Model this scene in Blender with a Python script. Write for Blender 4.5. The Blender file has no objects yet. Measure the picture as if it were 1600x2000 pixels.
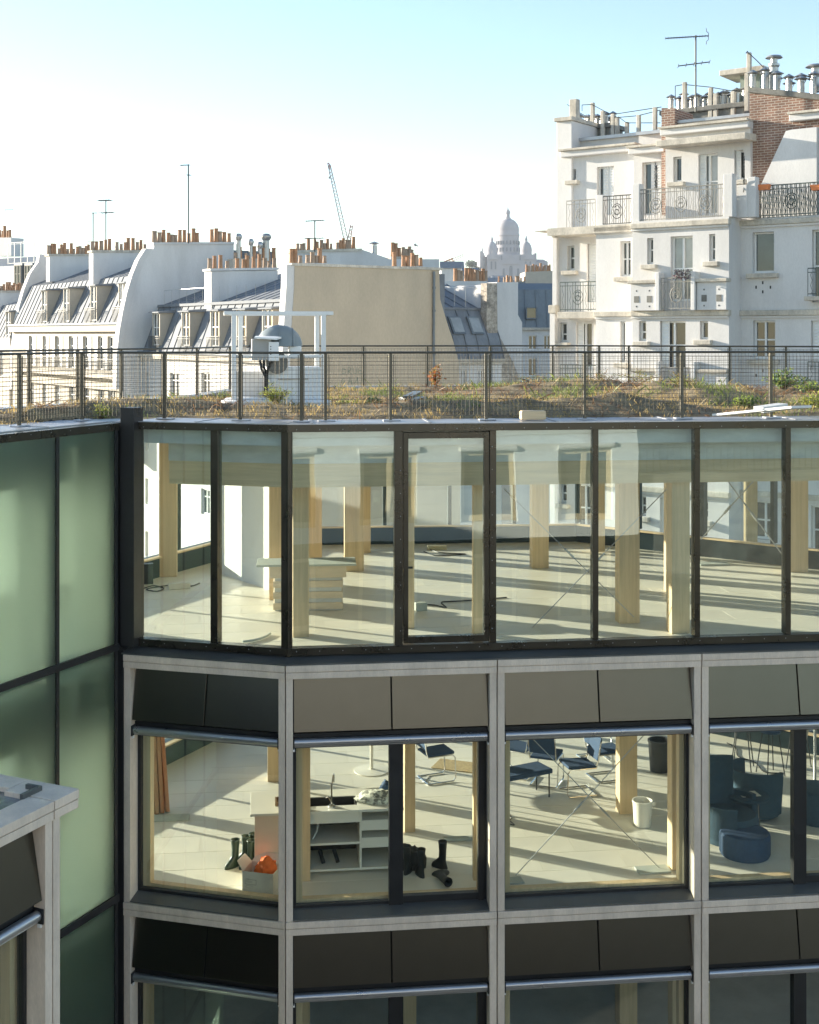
import bpy, bmesh, math, random
from mathutils import Vector, Matrix, noise
R = random.Random(7)
SC = bpy.context.scene
COL = SC.collection
F, HX, HY = 2500.0, 800.0, 652.0          # focal length in photo pixels, principal column, horizon row

# ------------------------------------------------------------------ camera, sky, sun, exposure
cam_d = bpy.data.cameras.new('camera'); cam = bpy.data.objects.new('camera', cam_d); COL.objects.link(cam)
cam.location = (0, 0, 0); cam.rotation_euler = (math.radians(90), 0, 0)
cam_d.sensor_width = 36; cam_d.lens = 45.0; cam_d.shift_y = -(1000 - HY) / 2000
cam_d.clip_start = 0.1; cam_d.clip_end = 20000
SC.camera = cam

AZ, EL = math.radians(63.5), math.radians(12.0)   # sun stands to the left, beyond the building
SUN = Vector((-math.sin(AZ) * math.cos(EL), math.cos(AZ) * math.cos(EL), math.sin(EL)))
world = bpy.data.worlds.new('World'); SC.world = world; world.use_nodes = True
wn = world.node_tree; wn.nodes.clear()
sky = wn.nodes.new('ShaderNodeTexSky'); sky.sky_type = 'NISHITA'; sky.sun_disc = False
sky.sun_elevation = EL; sky.sun_rotation = -AZ; sky.altitude = 100; sky.air_density = 0.88; sky.dust_density = 0.15; sky.ozone_density = 1.1
bg = wn.nodes.new('ShaderNodeBackground'); bg.inputs[1].default_value = 0.098
wo = wn.nodes.new('ShaderNodeOutputWorld')
wn.links.new(sky.outputs[0], bg.inputs[0]); wn.links.new(bg.outputs[0], wo.inputs[0])
sl = bpy.data.lights.new('sun', 'SUN'); sl.energy = 5.0; sl.angle = math.radians(0.5); sl.color = (1.0, 0.90, 0.74)
so = bpy.data.objects.new('sun', sl); COL.objects.link(so); so.rotation_euler = SUN.to_track_quat('Z', 'Y').to_euler()
SC.view_settings.view_transform = 'Standard'; SC.view_settings.look = 'None'; SC.view_settings.gamma = 1.0
SC.view_settings.use_curve_mapping = False
SC.view_settings.exposure = 1.78
SC.render.engine = 'CYCLES'
SC.cycles.transparent_max_bounces = 24; SC.cycles.max_bounces = 10; SC.cycles.diffuse_bounces = 5; SC.cycles.glossy_bounces = 5; SC.cycles.transmission_bounces = 8

# ------------------------------------------------------------------ helpers
WM = {}
class Fr:
    """vertical reference plane: u runs along it, n points out of it towards the viewer, z is up"""
    def __init__(s, o, u):
        s.o = Vector((o[0], o[1], 0)); s.u = Vector((u[0], u[1], 0)).normalized(); s.n = Vector((s.u.y, -s.u.x, 0))
    def p(s, u, n, z): return s.o + s.u * u + s.n * n + Vector((0, 0, z))
    def px(s, x, y, n=0.0):
        d = Vector(((x - HX) / F, 1, -(y - HY) / F)); t = (s.o + s.n * n).dot(s.n) / d.dot(s.n); q = d * t
        return (q - s.o).dot(s.u), q.z
    def P(s, x, y, n=0.0):
        u, z = s.px(x, y, n); return s.p(u, n, z)
    def rect(s, r, n=0.0):
        """photo rectangle -> u0,u1,z0,z1 on the plane"""
        x0, y0, x1, y1 = r; xm = (x0 + x1) / 2
        return s.px(x0, y0, n)[0], s.px(x1, y0, n)[0], s.px(xm, y1, n)[1], s.px(xm, y0, n)[1]
def W(x, y, Y): return Vector(((x - HX) / F * Y, Y, -(y - HY) / F * Y))
def flo(x, y, z):
    """point of the horizontal level z that shows at photo pixel x,y"""
    Y = -z * F / (y - HY); return Vector(((x - HX) / F * Y, Y, z))

class MB:
    def __init__(s): s.v = []; s.f = []
    def add(s, vs, fs):
        b = len(s.v); s.v += [tuple(q) for q in vs]; s.f += [tuple(i + b for i in f) for f in fs]; return s
    def hexa(s, p): return s.add(p, [(0,3,2,1),(4,5,6,7),(0,1,5,4),(1,2,6,5),(2,3,7,6),(3,0,4,7)])
    def box(s, fr, u0, u1, n0, n1, z0, z1, m0=0.0, m1=0.0):
        a, b = u0 - n0 * m0, u1 + n0 * m1; c, d = u0 - n1 * m0, u1 + n1 * m1
        return s.hexa([fr.p(a,n0,z0), fr.p(b,n0,z0), fr.p(d,n1,z0), fr.p(c,n1,z0), fr.p(a,n0,z1), fr.p(b,n0,z1), fr.p(d,n1,z1), fr.p(c,n1,z1)])
    def abox(s, x0, x1, y0, y1, z0, z1):
        return s.hexa([(x0,y0,z0),(x1,y0,z0),(x1,y1,z0),(x0,y1,z0),(x0,y0,z1),(x1,y0,z1),(x1,y1,z1),(x0,y1,z1)])
    def prism(s, poly, vec):
        k = len(poly); vec = Vector(vec); q = [Vector(a) for a in poly]
        return s.add(q + [a + vec for a in q], [tuple(range(k))[::-1], tuple(range(k, 2*k))] + [(i, (i+1) % k, k + (i+1) % k, k + i) for i in range(k)])
    def tube(s, p0, p1, r, k=6, r1=None):
        p0 = Vector(p0); p1 = Vector(p1); r1 = r if r1 is None else r1; d = (p1 - p0).normalized()
        a = d.orthogonal().normalized(); b = d.cross(a); vs = []
        for p, q in ((p0, r), (p1, r1)):
            vs += [p + (a * math.cos(2*math.pi*i/k) + b * math.sin(2*math.pi*i/k)) * q for i in range(k)]
        return s.add(vs, [(i, (i+1) % k, k + (i+1) % k, k + i) for i in range(k)] + [tuple(range(k))[::-1], tuple(range(k, 2*k))])
    def path(s, pts, r, k=5):
        pts = [Vector(p) for p in pts]; n = len(pts); vs = []; a = None
        for i, p in enumerate(pts):
            d = (pts[min(i+1, n-1)] - pts[max(i-1, 0)]).normalized()
            a = d.orthogonal().normalized() if a is None else (a - d * a.dot(d)).normalized(); b = d.cross(a)
            vs += [p + (a * math.cos(2*math.pi*j/k) + b * math.sin(2*math.pi*j/k)) * r for j in range(k)]
        fs = [(i*k + j, i*k + (j+1) % k, (i+1)*k + (j+1) % k, (i+1)*k + j) for i in range(n-1) for j in range(k)]
        return s.add(vs, fs + [tuple(range(k))[::-1], tuple(range((n-1)*k, n*k))])
    def lathe(s, c, prof, k=16, sy=1.0):
        c = Vector(c); vs = []
        for r, z in prof: vs += [c + Vector((r*math.cos(2*math.pi*i/k), sy*r*math.sin(2*math.pi*i/k), z)) for i in range(k)]
        m = len(prof)
        return s.add(vs, [(j*k+i, j*k+(i+1) % k, (j+1)*k+(i+1) % k, (j+1)*k+i) for j in range(m-1) for i in range(k)] + [tuple(range(k))[::-1], tuple(range((m-1)*k, m*k))])
    def mesh(s, name, fix=True):
        me = bpy.data.meshes.new(name); me.from_pydata(s.v, [], s.f)
        if fix:
            bm = bmesh.new(); bm.from_mesh(me); bmesh.ops.recalc_face_normals(bm, faces=bm.faces); bm.to_mesh(me); bm.free()
        return me
    def build(s, name, mat, parent=None, smooth=False, bevel=0.0, fix=True, kind=None):
        return obj(name, s.mesh(name, fix), mat, parent, smooth=smooth, bevel=bevel, kind=kind)

def obj(name, me, mat, parent=None, mtx=None, smooth=False, bevel=0.0, kind=None):
    if mat is not None and not me.materials: me.materials.append(mat)
    o = bpy.data.objects.new(name, me); COL.objects.link(o)
    mtx = mtx or Matrix.Identity(4)
    if parent is not None:
        o.parent = parent; o.matrix_parent_inverse = WM[parent].inverted()
    o.matrix_basis = mtx; WM[o] = mtx
    if smooth:
        for p in me.polygons: p.use_smooth = True
        try: me.set_sharp_from_angle(angle=math.radians(40))
        except Exception: pass
    if bevel:
        m = o.modifiers.new('bevel', 'BEVEL'); m.width = bevel; m.segments = 2; m.limit_method = 'ANGLE'
    if kind: o['kind'] = kind
    return o
def tag(o, label, cat, group=None):
    o['label'] = label; o['category'] = cat
    if group: o['group'] = group
    return o
def thing(name, label, cat, loc=(0,0,0), rz=0.0, group=None):
    o = bpy.data.objects.new(name, None); COL.objects.link(o); o.empty_display_size = 0.2
    m = Matrix.Translation(Vector(loc)) @ Matrix.Rotation(rz, 4, 'Z'); o.matrix_basis = m; WM[o] = m
    return tag(o, label, cat, group)
def lpart(mb, name, mat, root, **k):
    """part given in the thing's own coordinates"""
    o = mb.build(name, mat, None, **k); o.parent = root; WM[o] = WM[root]; return o
def clone(root, loc, rz, label):
    def cp(o, par):
        c = o.copy(); COL.objects.link(c); c.parent = par; WM[c] = WM[o]
        for ch in [q for q in list(COL.objects) if q.parent == o]: cp(ch, c)
        return c
    r = cp(root, None); m = Matrix.Translation(Vector(loc)) @ Matrix.Rotation(rz, 4, 'Z'); r.matrix_basis = m; WM[r] = m
    r['label'] = label; return r

# ------------------------------------------------------------------ materials
def M(name, col, rough=0.6, metal=0.0, var=0.12, scale=2.0, stretch=(1,1,1), bump=0.0, bscale=60.0, col2=None, fine=0.05, spec=0.5, contrast=1.0, rnd=0.05):
    m = bpy.data.materials.new(name); m.use_nodes = True; t = m.node_tree; n = t.nodes; L = t.links
    b = n['Principled BSDF']; b.inputs['Roughness'].default_value = rough; b.inputs['Metallic'].default_value = metal
    b.inputs['Specular IOR Level'].default_value = spec
    tc = n.new('ShaderNodeTexCoord'); mp = n.new('ShaderNodeMapping'); mp.inputs['Scale'].default_value = stretch
    L.new(tc.outputs['Object'], mp.inputs[0])
    nz = n.new('ShaderNodeTexNoise'); nz.inputs['Scale'].default_value = scale; nz.inputs['Detail'].default_value = 6; nz.inputs['Roughness'].default_value = 0.62
    L.new(mp.outputs[0], nz.inputs['Vector'])
    rp = n.new('ShaderNodeValToRGB'); e = rp.color_ramp.elements
    c1 = tuple(max(0, c * (1 - var)) for c in col); c2 = col2 or tuple(min(1, c * (1 + var)) for c in col)
    e[0].position = 0.5 - 0.2 / contrast; e[1].position = 0.5 + 0.2 / contrast; e[0].color = (*c1, 1); e[1].color = (*c2, 1)
    L.new(nz.outputs[0], rp.inputs[0]); out = rp.outputs[0]
    if fine:
        n2 = n.new('ShaderNodeTexNoise'); n2.inputs['Scale'].default_value = bscale; n2.inputs['Detail'].default_value = 3
        L.new(mp.outputs[0], n2.inputs['Vector'])
        mr = n.new('ShaderNodeMapRange'); mr.inputs[1].default_value = 0.3; mr.inputs[2].default_value = 0.7; mr.inputs[3].default_value = 1 - fine; mr.inputs[4].default_value = 1 + fine
        L.new(n2.outputs[0], mr.inputs[0])
        mx = n.new('ShaderNodeVectorMath'); mx.operation = 'SCALE'; L.new(out, mx.inputs[0]); L.new(mr.outputs[0], mx.inputs['Scale']); out = mx.outputs[0]
        if bump:
            bp = n.new('ShaderNodeBump'); bp.inputs['Strength'].default_value = bump; bp.inputs['Distance'].default_value = 0.01
            L.new(n2.outputs[0], bp.inputs['Height']); L.new(bp.outputs[0], b.inputs['Normal'])
    oi = n.new('ShaderNodeObjectInfo'); m3 = n.new('ShaderNodeMapRange'); m3.inputs[3].default_value = 1 - rnd; m3.inputs[4].default_value = 1 + rnd
    L.new(oi.outputs['Random'], m3.inputs[0]); m4 = n.new('ShaderNodeVectorMath'); m4.operation = 'SCALE'; L.new(out, m4.inputs[0]); L.new(m3.outputs[0], m4.inputs['Scale']); out = m4.outputs[0]
    if rough > 0.2 and metal < 0.9:
        m5 = n.new('ShaderNodeMapRange'); m5.inputs[1].default_value = 0.3; m5.inputs[2].default_value = 0.7; m5.inputs[3].default_value = rough - 0.08; m5.inputs[4].default_value = rough + 0.10
        L.new(nz.outputs[0], m5.inputs[0]); L.new(m5.outputs[0], b.inputs['Roughness'])
    L.new(out, b.inputs['Base Color'])
    return m
def glass(name, tint=(0.94, 0.982, 0.97), ior=1.75, wob=0.0015, rough=0.0):
    m = bpy.data.materials.new(name); m.use_nodes = True; t = m.node_tree; n = t.nodes; L = t.links; n.clear()
    o = n.new('ShaderNodeOutputMaterial'); mix = n.new('ShaderNodeMixShader'); tr = n.new('ShaderNodeBsdfTransparent'); gl = n.new('ShaderNodeBsdfGlossy')
    ge = n.new('ShaderNodeNewGeometry'); dt = n.new('ShaderNodeVectorMath'); dt.operation = 'DOT_PRODUCT'; L.new(ge.outputs['Normal'], dt.inputs[0]); L.new(ge.outputs['Incoming'], dt.inputs[1])
    def mth(op, a, b=None):
        q = n.new('ShaderNodeMath'); q.operation = op
        for i, v in enumerate((a, b)):
            if v is None: continue
            if isinstance(v, (int, float)): q.inputs[i].default_value = v
            else: L.new(v, q.inputs[i])
        return q.outputs[0]
    f0 = ((ior-1)/(ior+1))**2          # Schlick reflectance, the same from both sides of the thin pane
    fres = mth('ADD', mth('MULTIPLY', mth('POWER', mth('SUBTRACT', 1.0, mth('ABSOLUTE', dt.outputs['Value'])), 5.0), 1-f0), f0)
    tr.inputs[0].default_value = (*tint, 1); gl.inputs['Roughness'].default_value = rough; gl.inputs['Color'].default_value = (0.93, 1, 0.98, 1)
    tc = n.new('ShaderNodeTexCoord'); nz = n.new('ShaderNodeTexNoise'); nz.inputs['Scale'].default_value = 0.9; nz.inputs['Detail'].default_value = 1
    bp = n.new('ShaderNodeBump'); bp.inputs['Strength'].default_value = 1.0; bp.inputs['Distance'].default_value = wob
    L.new(tc.outputs['Object'], nz.inputs['Vector']); L.new(nz.outputs[0], bp.inputs['Height']); L.new(bp.outputs[0], gl.inputs['Normal'])
    L.new(fres, mix.inputs[0]); L.new(tr.outputs[0], mix.inputs[1]); L.new(gl.outputs[0], mix.inputs[2]); L.new(mix.outputs[0], o.inputs[0])
    return m
def frosted(name, c1=(0.64, 0.76, 0.66), c2=(0.64, 0.76, 0.69)):
    m = bpy.data.materials.new(name); m.use_nodes = True; t = m.node_tree; n = t.nodes; L = t.links; n.clear()
    o = n.new('ShaderNodeOutputMaterial'); tl = n.new('ShaderNodeBsdfTranslucent'); tl.inputs[0].default_value = (*c1, 1)
    rf = n.new('ShaderNodeBsdfRefraction'); rf.inputs['IOR'].default_value = 1.12; rf.inputs['Roughness'].default_value = 0.38; rf.inputs[0].default_value = (*c2, 1)
    gl = n.new('ShaderNodeBsdfGlossy'); gl.inputs['Roughness'].default_value = 0.42; gl.inputs[0].default_value = (0.9, 1, 0.95, 1)
    a = n.new('ShaderNodeMixShader'); a.inputs[0].default_value = 0.58; b = n.new('ShaderNodeMixShader'); b.inputs[0].default_value = 0.07
    L.new(tl.outputs[0], a.inputs[1]); L.new(rf.outputs[0], a.inputs[2]); L.new(a.outputs[0], b.inputs[1]); L.new(gl.outputs[0], b.inputs[2]); L.new(b.outputs[0], o.inputs[0])
    return m
def leafmat(name, col, var=0.3):
    m = M(name, col, 0.6, var=var, scale=8, fine=0.0); t = m.node_tree; n = t.nodes; L = t.links; b = n['Principled BSDF']
    tl = n.new('ShaderNodeBsdfTranslucent'); mx = n.new('ShaderNodeMixShader'); mx.inputs[0].default_value = 0.45
    src = b.inputs['Base Color'].links[0].from_socket; L.new(src, tl.inputs[0]); L.new(b.outputs[0], mx.inputs[1]); L.new(tl.outputs[0], mx.inputs[2]); L.new(mx.outputs[0], n['Material Output'].inputs[0])
    return m
def brickmat(name, ang, c1, c2, mortar, scale=1.0):
    m = bpy.data.materials.new(name); m.use_nodes = True; t = m.node_tree; n = t.nodes; L = t.links; b = n['Principled BSDF']; b.inputs['Roughness'].default_value = 0.85
    tc = n.new('ShaderNodeTexCoord'); mp = n.new('ShaderNodeMapping'); mp.inputs['Rotation'].default_value = (0, 0, -ang)
    sp = n.new('ShaderNodeSeparateXYZ'); cb = n.new('ShaderNodeCombineXYZ'); ad = n.new('ShaderNodeMath'); ad.operation = 'ADD'
    L.new(tc.outputs['Object'], mp.inputs[0]); L.new(mp.outputs[0], sp.inputs[0]); L.new(sp.outputs[0], ad.inputs[0]); L.new(sp.outputs[1], ad.inputs[1])
    L.new(ad.outputs[0], cb.inputs[0]); L.new(sp.outputs[2], cb.inputs[1])
    bt = n.new('ShaderNodeTexBrick'); bt.inputs['Scale'].default_value = scale; bt.inputs['Color1'].default_value = (*c1, 1); bt.inputs['Color2'].default_value = (*c2, 1); bt.inputs['Mortar'].default_value = (*mortar, 1)
    bt.inputs['Brick Width'].default_value = 0.24; bt.inputs['Row Height'].default_value = 0.085; bt.inputs['Mortar Size'].default_value = 0.012
    L.new(cb.outputs[0], bt.inputs['Vector']); nz = n.new('ShaderNodeTexNoise'); nz.inputs['Scale'].default_value = 1.6; nz.inputs['Detail'].default_value = 5
    L.new(tc.outputs['Object'], nz.inputs['Vector']); mr = n.new('ShaderNodeMapRange'); mr.inputs[1].default_value = 0.3; mr.inputs[2].default_value = 0.7; mr.inputs[3].default_value = 0.72; mr.inputs[4].default_value = 1.25
    L.new(nz.outputs[0], mr.inputs[0]); mx = n.new('ShaderNodeVectorMath'); mx.operation = 'SCALE'; L.new(bt.outputs[0], mx.inputs[0]); L.new(mr.outputs[0], mx.inputs['Scale']); L.new(mx.outputs[0], b.inputs['Base Color'])
    bp = n.new('ShaderNodeBump'); bp.inputs['Strength'].default_value = 0.6; bp.inputs['Distance'].default_value = 0.01; bp.invert = True; L.new(bt.outputs['Fac'], bp.inputs['Height']); L.new(bp.outputs[0], b.inputs['Normal'])
    return m

mt = {}
mt['lightwood'] = M('grey_washed_timber', (0.63, 0.535, 0.43), 0.65, var=0.15, scale=5, stretch=(1,1,0.25), bscale=70, fine=0.06, bump=0.15)
mt['bronze'] = M('bronze_aluminium', (0.055, 0.051, 0.041), 0.30, metal=0.8, var=0.10, scale=3, fine=0.03)
mt['black'] = M('black_metal', (0.018, 0.019, 0.020), 0.42, metal=0.2, var=0.15, scale=4, fine=0.04)
mt['panel'] = M('grey_panel', (0.105, 0.100, 0.084), 0.30, metal=1.0, var=0.03, scale=3, fine=0.03, bscale=160)
mt['tube'] = M('roller_aluminium', (0.42, 0.43, 0.44), 0.32, metal=0.8, var=0.05, fine=0.02)
mt['coping'] = M('zinc_coping', (0.42, 0.43, 0.45), 0.38, metal=0.55, var=0.16, scale=2.2, fine=0.05)
mt['ledge'] = M('dark_ledge_metal', (0.12, 0.125, 0.12), 0.36, metal=0.5, var=0.12, scale=2, fine=0.03)
mt['teal'] = M('glass_tinted_dark_metal', (0.012, 0.028, 0.034), 0.4, metal=0.3, var=0.1, fine=0.03)  # teal of the window glass tint put into the base colour
mt['glass'] = glass('clear_glass'); mt['farglass'] = glass('far_window_glass', tint=(0.96, 0.98, 0.97), wob=0.001, ior=1.45)
mt['frost'] = frosted('frosted_green_glass'); mt['frostdiff'] = frosted('sun_diffusing_glass', (0.85,0.86,0.82), (0.85,0.86,0.84))
mt['wood'] = M('spruce_column', (0.62, 0.46, 0.27), 0.55, var=0.16, scale=9, stretch=(1.6,1.6,0.07), bscale=30, fine=0.05)
mt['woodh'] = M('spruce_beam', (0.62, 0.47, 0.28), 0.55, var=0.14, scale=9, stretch=(0.09,0.09,1.6), bscale=30, fine=0.05)
mt['concrete'] = M('raw_concrete', (0.58, 0.585, 0.55), 0.75, var=0.12, scale=2.5, stretch=(1,1,3), fine=0.05, bump=0.1)
mt['tile'] = M('pale_floor_tile', (0.72, 0.68, 0.57), 0.42, var=0.05, scale=1.4, bscale=90, fine=0.03)
mt['joint'] = M('floor_joint', (0.30, 0.28, 0.22), 0.8, var=0.05)
mt['white'] = M('white_paint', (0.76, 0.76, 0.74), 0.55, var=0.04, scale=1.5, fine=0.02)
mt['render'] = M('white_render', (0.61, 0.60, 0.585), 0.85, var=0.11, scale=0.7, stretch=(1,1,0.35), bscale=25, fine=0.04, bump=0.2)
mt['stain'] = M('stained_cornice_stone', (0.50, 0.46, 0.39), 0.9, var=0.30, scale=2.2, stretch=(1,1,0.6), bscale=18, fine=0.12, bump=0.4)
mt['zinc'] = M('zinc_roof', (0.185, 0.20, 0.22), 0.75, metal=0.0, spec=0.25, var=0.2, scale=1.1, stretch=(1,1,0.5), bscale=9, fine=0.06)
mt['zincd'] = M('weathered_zinc', (0.17, 0.19, 0.205), 0.5, metal=0.3, var=0.16, scale=1.1, stretch=(1,1,0.5), bscale=9, fine=0.06)
mt['tan'] = M('tan_render', (0.46, 0.385, 0.285), 0.9, var=0.13, scale=0.45, stretch=(1,1,0.4), bscale=14, fine=0.04, bump=0.15)
mt['cream'] = M('cream_stone', (0.43, 0.39, 0.325), 0.85, var=0.09, scale=1.2, bscale=14, fine=0.05)
mt['pot'] = M('terracotta', (0.42, 0.225, 0.12), 0.8, var=0.25, scale=3, bscale=20, fine=0.1)
mt['potgrey'] = M('sooty_terracotta', (0.38, 0.27, 0.19), 0.8, var=0.25, scale=3, bscale=20, fine=0.1)
mt['galv'] = M('galvanised_steel', (0.42, 0.42, 0.41), 0.4, metal=0.7, var=0.12, scale=6, fine=0.04)
mt['pane'] = M('dark_window_pane', (0.055, 0.065, 0.068), 0.06, var=0.35, scale=0.7, fine=0.0, spec=0.8)
mt['curtain_sky'] = M('curtain_sky_pane', (0.30, 0.31, 0.30), 0.10, var=0.2, scale=1.2, fine=0.0, spec=0.8)
mt['iron'] = M('wrought_iron', (0.055, 0.06, 0.055), 0.5, metal=0.3, var=0.2, scale=4, fine=0.05)
mt['ironl'] = M('pale_painted_iron', (0.26, 0.25, 0.22), 0.6, var=0.2, scale=4, fine=0.05)
mt['irong'] = M('green_painted_iron', (0.06, 0.085, 0.075), 0.5, var=0.2, scale=4, fine=0.05)
mt['fence'] = M('fence_bronze', (0.10, 0.09, 0.068), 0.42, metal=0.5, var=0.12, scale=5, fine=0.04)
mt['soil'] = M('dry_soil', (0.17, 0.115, 0.065), 0.95, var=0.45, scale=4, bscale=40, fine=0.25, bump=0.8, col2=(0.31, 0.24, 0.13))
mt['brick'] = brickmat('red_brick', math.atan2(-0.588, 0.809), (0.27, 0.145, 0.10), (0.20, 0.115, 0.085), (0.42, 0.36, 0.30))
mt['rubble'] = M('rubble_stone', (0.34, 0.30, 0.25), 0.95, var=0.5, scale=3.5, bscale=12, fine=0.2, bump=1.0)
mt['darkstone'] = M('sooty_stone', (0.19, 0.185, 0.165), 0.9, var=0.3, scale=2.5, bscale=15, fine=0.12, bump=0.4)
# ------------------------------------------------------------------ ground
g = MB(); g.abox(-2500, 2500, -400, 3500, -21.0, -20.0)
mt['asphalt'] = M('asphalt', (0.12, 0.115, 0.105), 0.9, var=0.2, scale=0.5)
o = g.build('ground', mt['asphalt']); o['kind'] = 'structure'

# ------------------------------------------------------------------ the glazed office building
C0, C1 = Vector((-3.83, 17.0)), Vector((-1.594, 16.4))
FA = Fr(C0, C1 - C0); LA = (C1 - C0).length
FB = Fr(C1, (math.cos(math.radians(6.5)), math.sin(math.radians(6.5))))
LW = Fr((-3.87, 17.0), (0.42, 0.907))
BAY = 2.76
FLOORS = [-4.18, -7.47, -10.76]
T0, T1, T2, T3 = -1.168, -1.275, -4.09, -4.26     # coping top, glazing head, glazing foot, beam top
MIT = math.tan(math.radians(10.75))
bld = thing('glass_office_building', 'three storey office building with green glass upper floor and pale timber grid', 'building', (0, 20, -20))
def P_(mb, name, mat, **k): return mb.build(name, mat, bld, **k)

def bay(fr, u0, u1, zt, kind, m0=0.0, m1=0.0, root=None, woodl=True, woodr=True, tube=True):
    """one bay of the timber grid: beam, half posts, tilted panels, roller, window; zt = beam top"""
    root = root or bld
    g = 0.007
    b = MB(); b.box(fr, u0+g, u1-g, -0.30, 0.0, zt-0.082, zt, m0, m1); b.box(fr, u0+g, u1-g, -0.28, -0.016, zt-0.092, zt-0.082, m0, m1); b.box(fr, u0+g, u1-g, -0.30, -0.004, zt-0.172, zt-0.092, m0, m1)
    b.build('beam', mt['lightwood'], root, bevel=0.004)
    zb = zt - 3.29 + 0.001
    for a, c, k0, k1 in ((u0+g, u0+0.10, m0, 0), (u1-0.10, u1-g, 0, m1)):
        MB().box(fr, a, c, -0.34, -0.022, zb, zt-0.173, k0, k1).build('post', mt['lightwood'], root, bevel=0.004)
    a, c = u0+0.102, u1-0.102
    # dark carcass behind the panels
    MB().box(fr, a, c, -0.34, -0.24, zt-1.10, zt-0.174).build('panel_backing', mt['black'], root)
    mid = (a+c)/2
    for p0, p1 in ((a+0.012, mid-0.010), (mid+0.010, c-0.012)):
        q = MB(); zz0, zz1 = zt-0.87, zt-0.20
        q.hexa([fr.p(p0,-0.075,zz0), fr.p(p1,-0.075,zz0), fr.p(p1,-0.048,zz0), fr.p(p0,-0.048,zz0), fr.p(p0,-0.195,zz1), fr.p(p1,-0.195,zz1), fr.p(p1,-0.168,zz1), fr.p(p0,-0.168,zz1)])
        q.build('spandrel_panel', mt['panel'], root, bevel=0.003)
    # roller
    zr = zt - 1.015
    hb = MB().box(fr, a+0.002, c-0.002, -0.235, -0.15, zr-0.075, zr+0.10).build('blind_box', mt['black'], root)
    if tube:
        tb = MB().tube(fr.p(a+0.02, -0.10, zr), fr.p(c-0.02, -0.10, zr), 0.05, 20).build('roller_tube', mt['tube'], root, smooth=True)
        MB().tube(fr.p(a+0.02, -0.094, zr-0.056), fr.p(c-0.02, -0.094, zr-0.056), 0.008, 6).build('hem_bar', mt['galv'], tb)
        for uu in (a+0.003, c-0.017):
            k = MB().box(fr, uu, uu+0.014, -0.16, -0.035, zr-0.07, zr+0.065).build('end_bracket', mt['black'], tb)
            MB().box(fr, uu-0.002, uu+0.020, -0.10, -0.06, zr-0.105, zr-0.073).build('clip', mt['white'], tb)
    # window
    z1, z0 = zr - 0.078, zb + 0.065
    w = MB(); fw = 0.045
    w.box(fr, a, a+fw, -0.31, -0.235, z0, z1); w.box(fr, c-fw, c, -0.31, -0.235, z0, z1); w.box(fr, a+fw, c-fw, -0.31, -0.235, z1-0.04, z1); w.box(fr, a+fw, c-fw, -0.31, -0.235, z0, z0+0.05)
    if kind == 'split':
        mu = a + (c-a)*0.525; w.box(fr, mu-0.085, mu+0.075, -0.325, -0.20, z0, z1)
        w.box(fr, mu+0.075, mu+0.10, -0.30, -0.21, z0, z1); w.box(fr, c-0.115, c-fw, -0.30, -0.21, z0, z1); w.box(fr, mu+0.10, c-0.115, -0.30, -0.21, z0+0.05, z0+0.11)
    fo = w.build('window_frame', mt['black'], root, bevel=0.003)
    rects = [(a+fw, c-fw)] if kind != 'split' else [(a+fw, mu-0.085), (mu+0.10, c-0.115)]
    for p0, p1 in rects:
        MB().box(fr, p0, p1, -0.272, -0.262, z0+0.05, z1-0.04).build('pane', mt['glass'], fo)
    wd = MB(); 
    if woodl: wd.box(fr, a-0.05, a+0.13, -0.46, -0.345, z0-0.02, z1)
    if woodr: wd.box(fr, c-0.10, c+0.05, -0.46, -0.345, z0-0.02, z1)
    wd.box(fr, a+0.131, c-0.101, -0.45, -0.345, z0-0.02, z0+0.075)
    wd.build('inner_lining', mt['wood'], root)
    s = MB(); s.hexa([fr.p(a,-0.235,z0-0.05), fr.p(c,-0.235,z0-0.05), fr.p(c,-0.006,zb+0.012), fr.p(a,-0.006,zb+0.012), fr.p(a,-0.235,z0+0.012), fr.p(c,-0.235,z0+0.012), fr.p(c,-0.006,zb+0.024), fr.p(a,-0.006,zb+0.024)])
    s.build('sill', mt['ledge'], root, bevel=0.003)

for lv in range(3):
    zt = T3 - 3.29 * lv
    bay(FA, 0.02, LA, zt, 'fixed', 0, MIT)
    for k in range(4):
        bay(FB, BAY*k, BAY*(k+1), zt, 'split' if k % 2 == 0 else 'fixed', MIT if k == 0 else 0, 0)

# ledge above the timber grid
for fr, u0, u1, m0, m1 in ((FA, 0.0, LA, 0, MIT), (FB, 0, BAY*4, MIT, 0)):
    q = MB(); n0, n1 = -0.26, -0.004
    pts = []
    for n, za in ((n0, T3+0.004), (n1, T3+0.004), (n1, T3+0.02), (n0, T3+0.085)):
        pts.append((fr.p(u0 - n*m0, n, za), fr.p(u1 + n*m1, n, za)))
    q.add([p for pr in pts for p in pr], [(0,2,4,6),(1,7,5,3),(0,1,3,2),(2,3,5,4),(4,5,7,6),(6,7,1,0)])
    P_(q, 'ledge', mt['ledge'])

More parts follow.
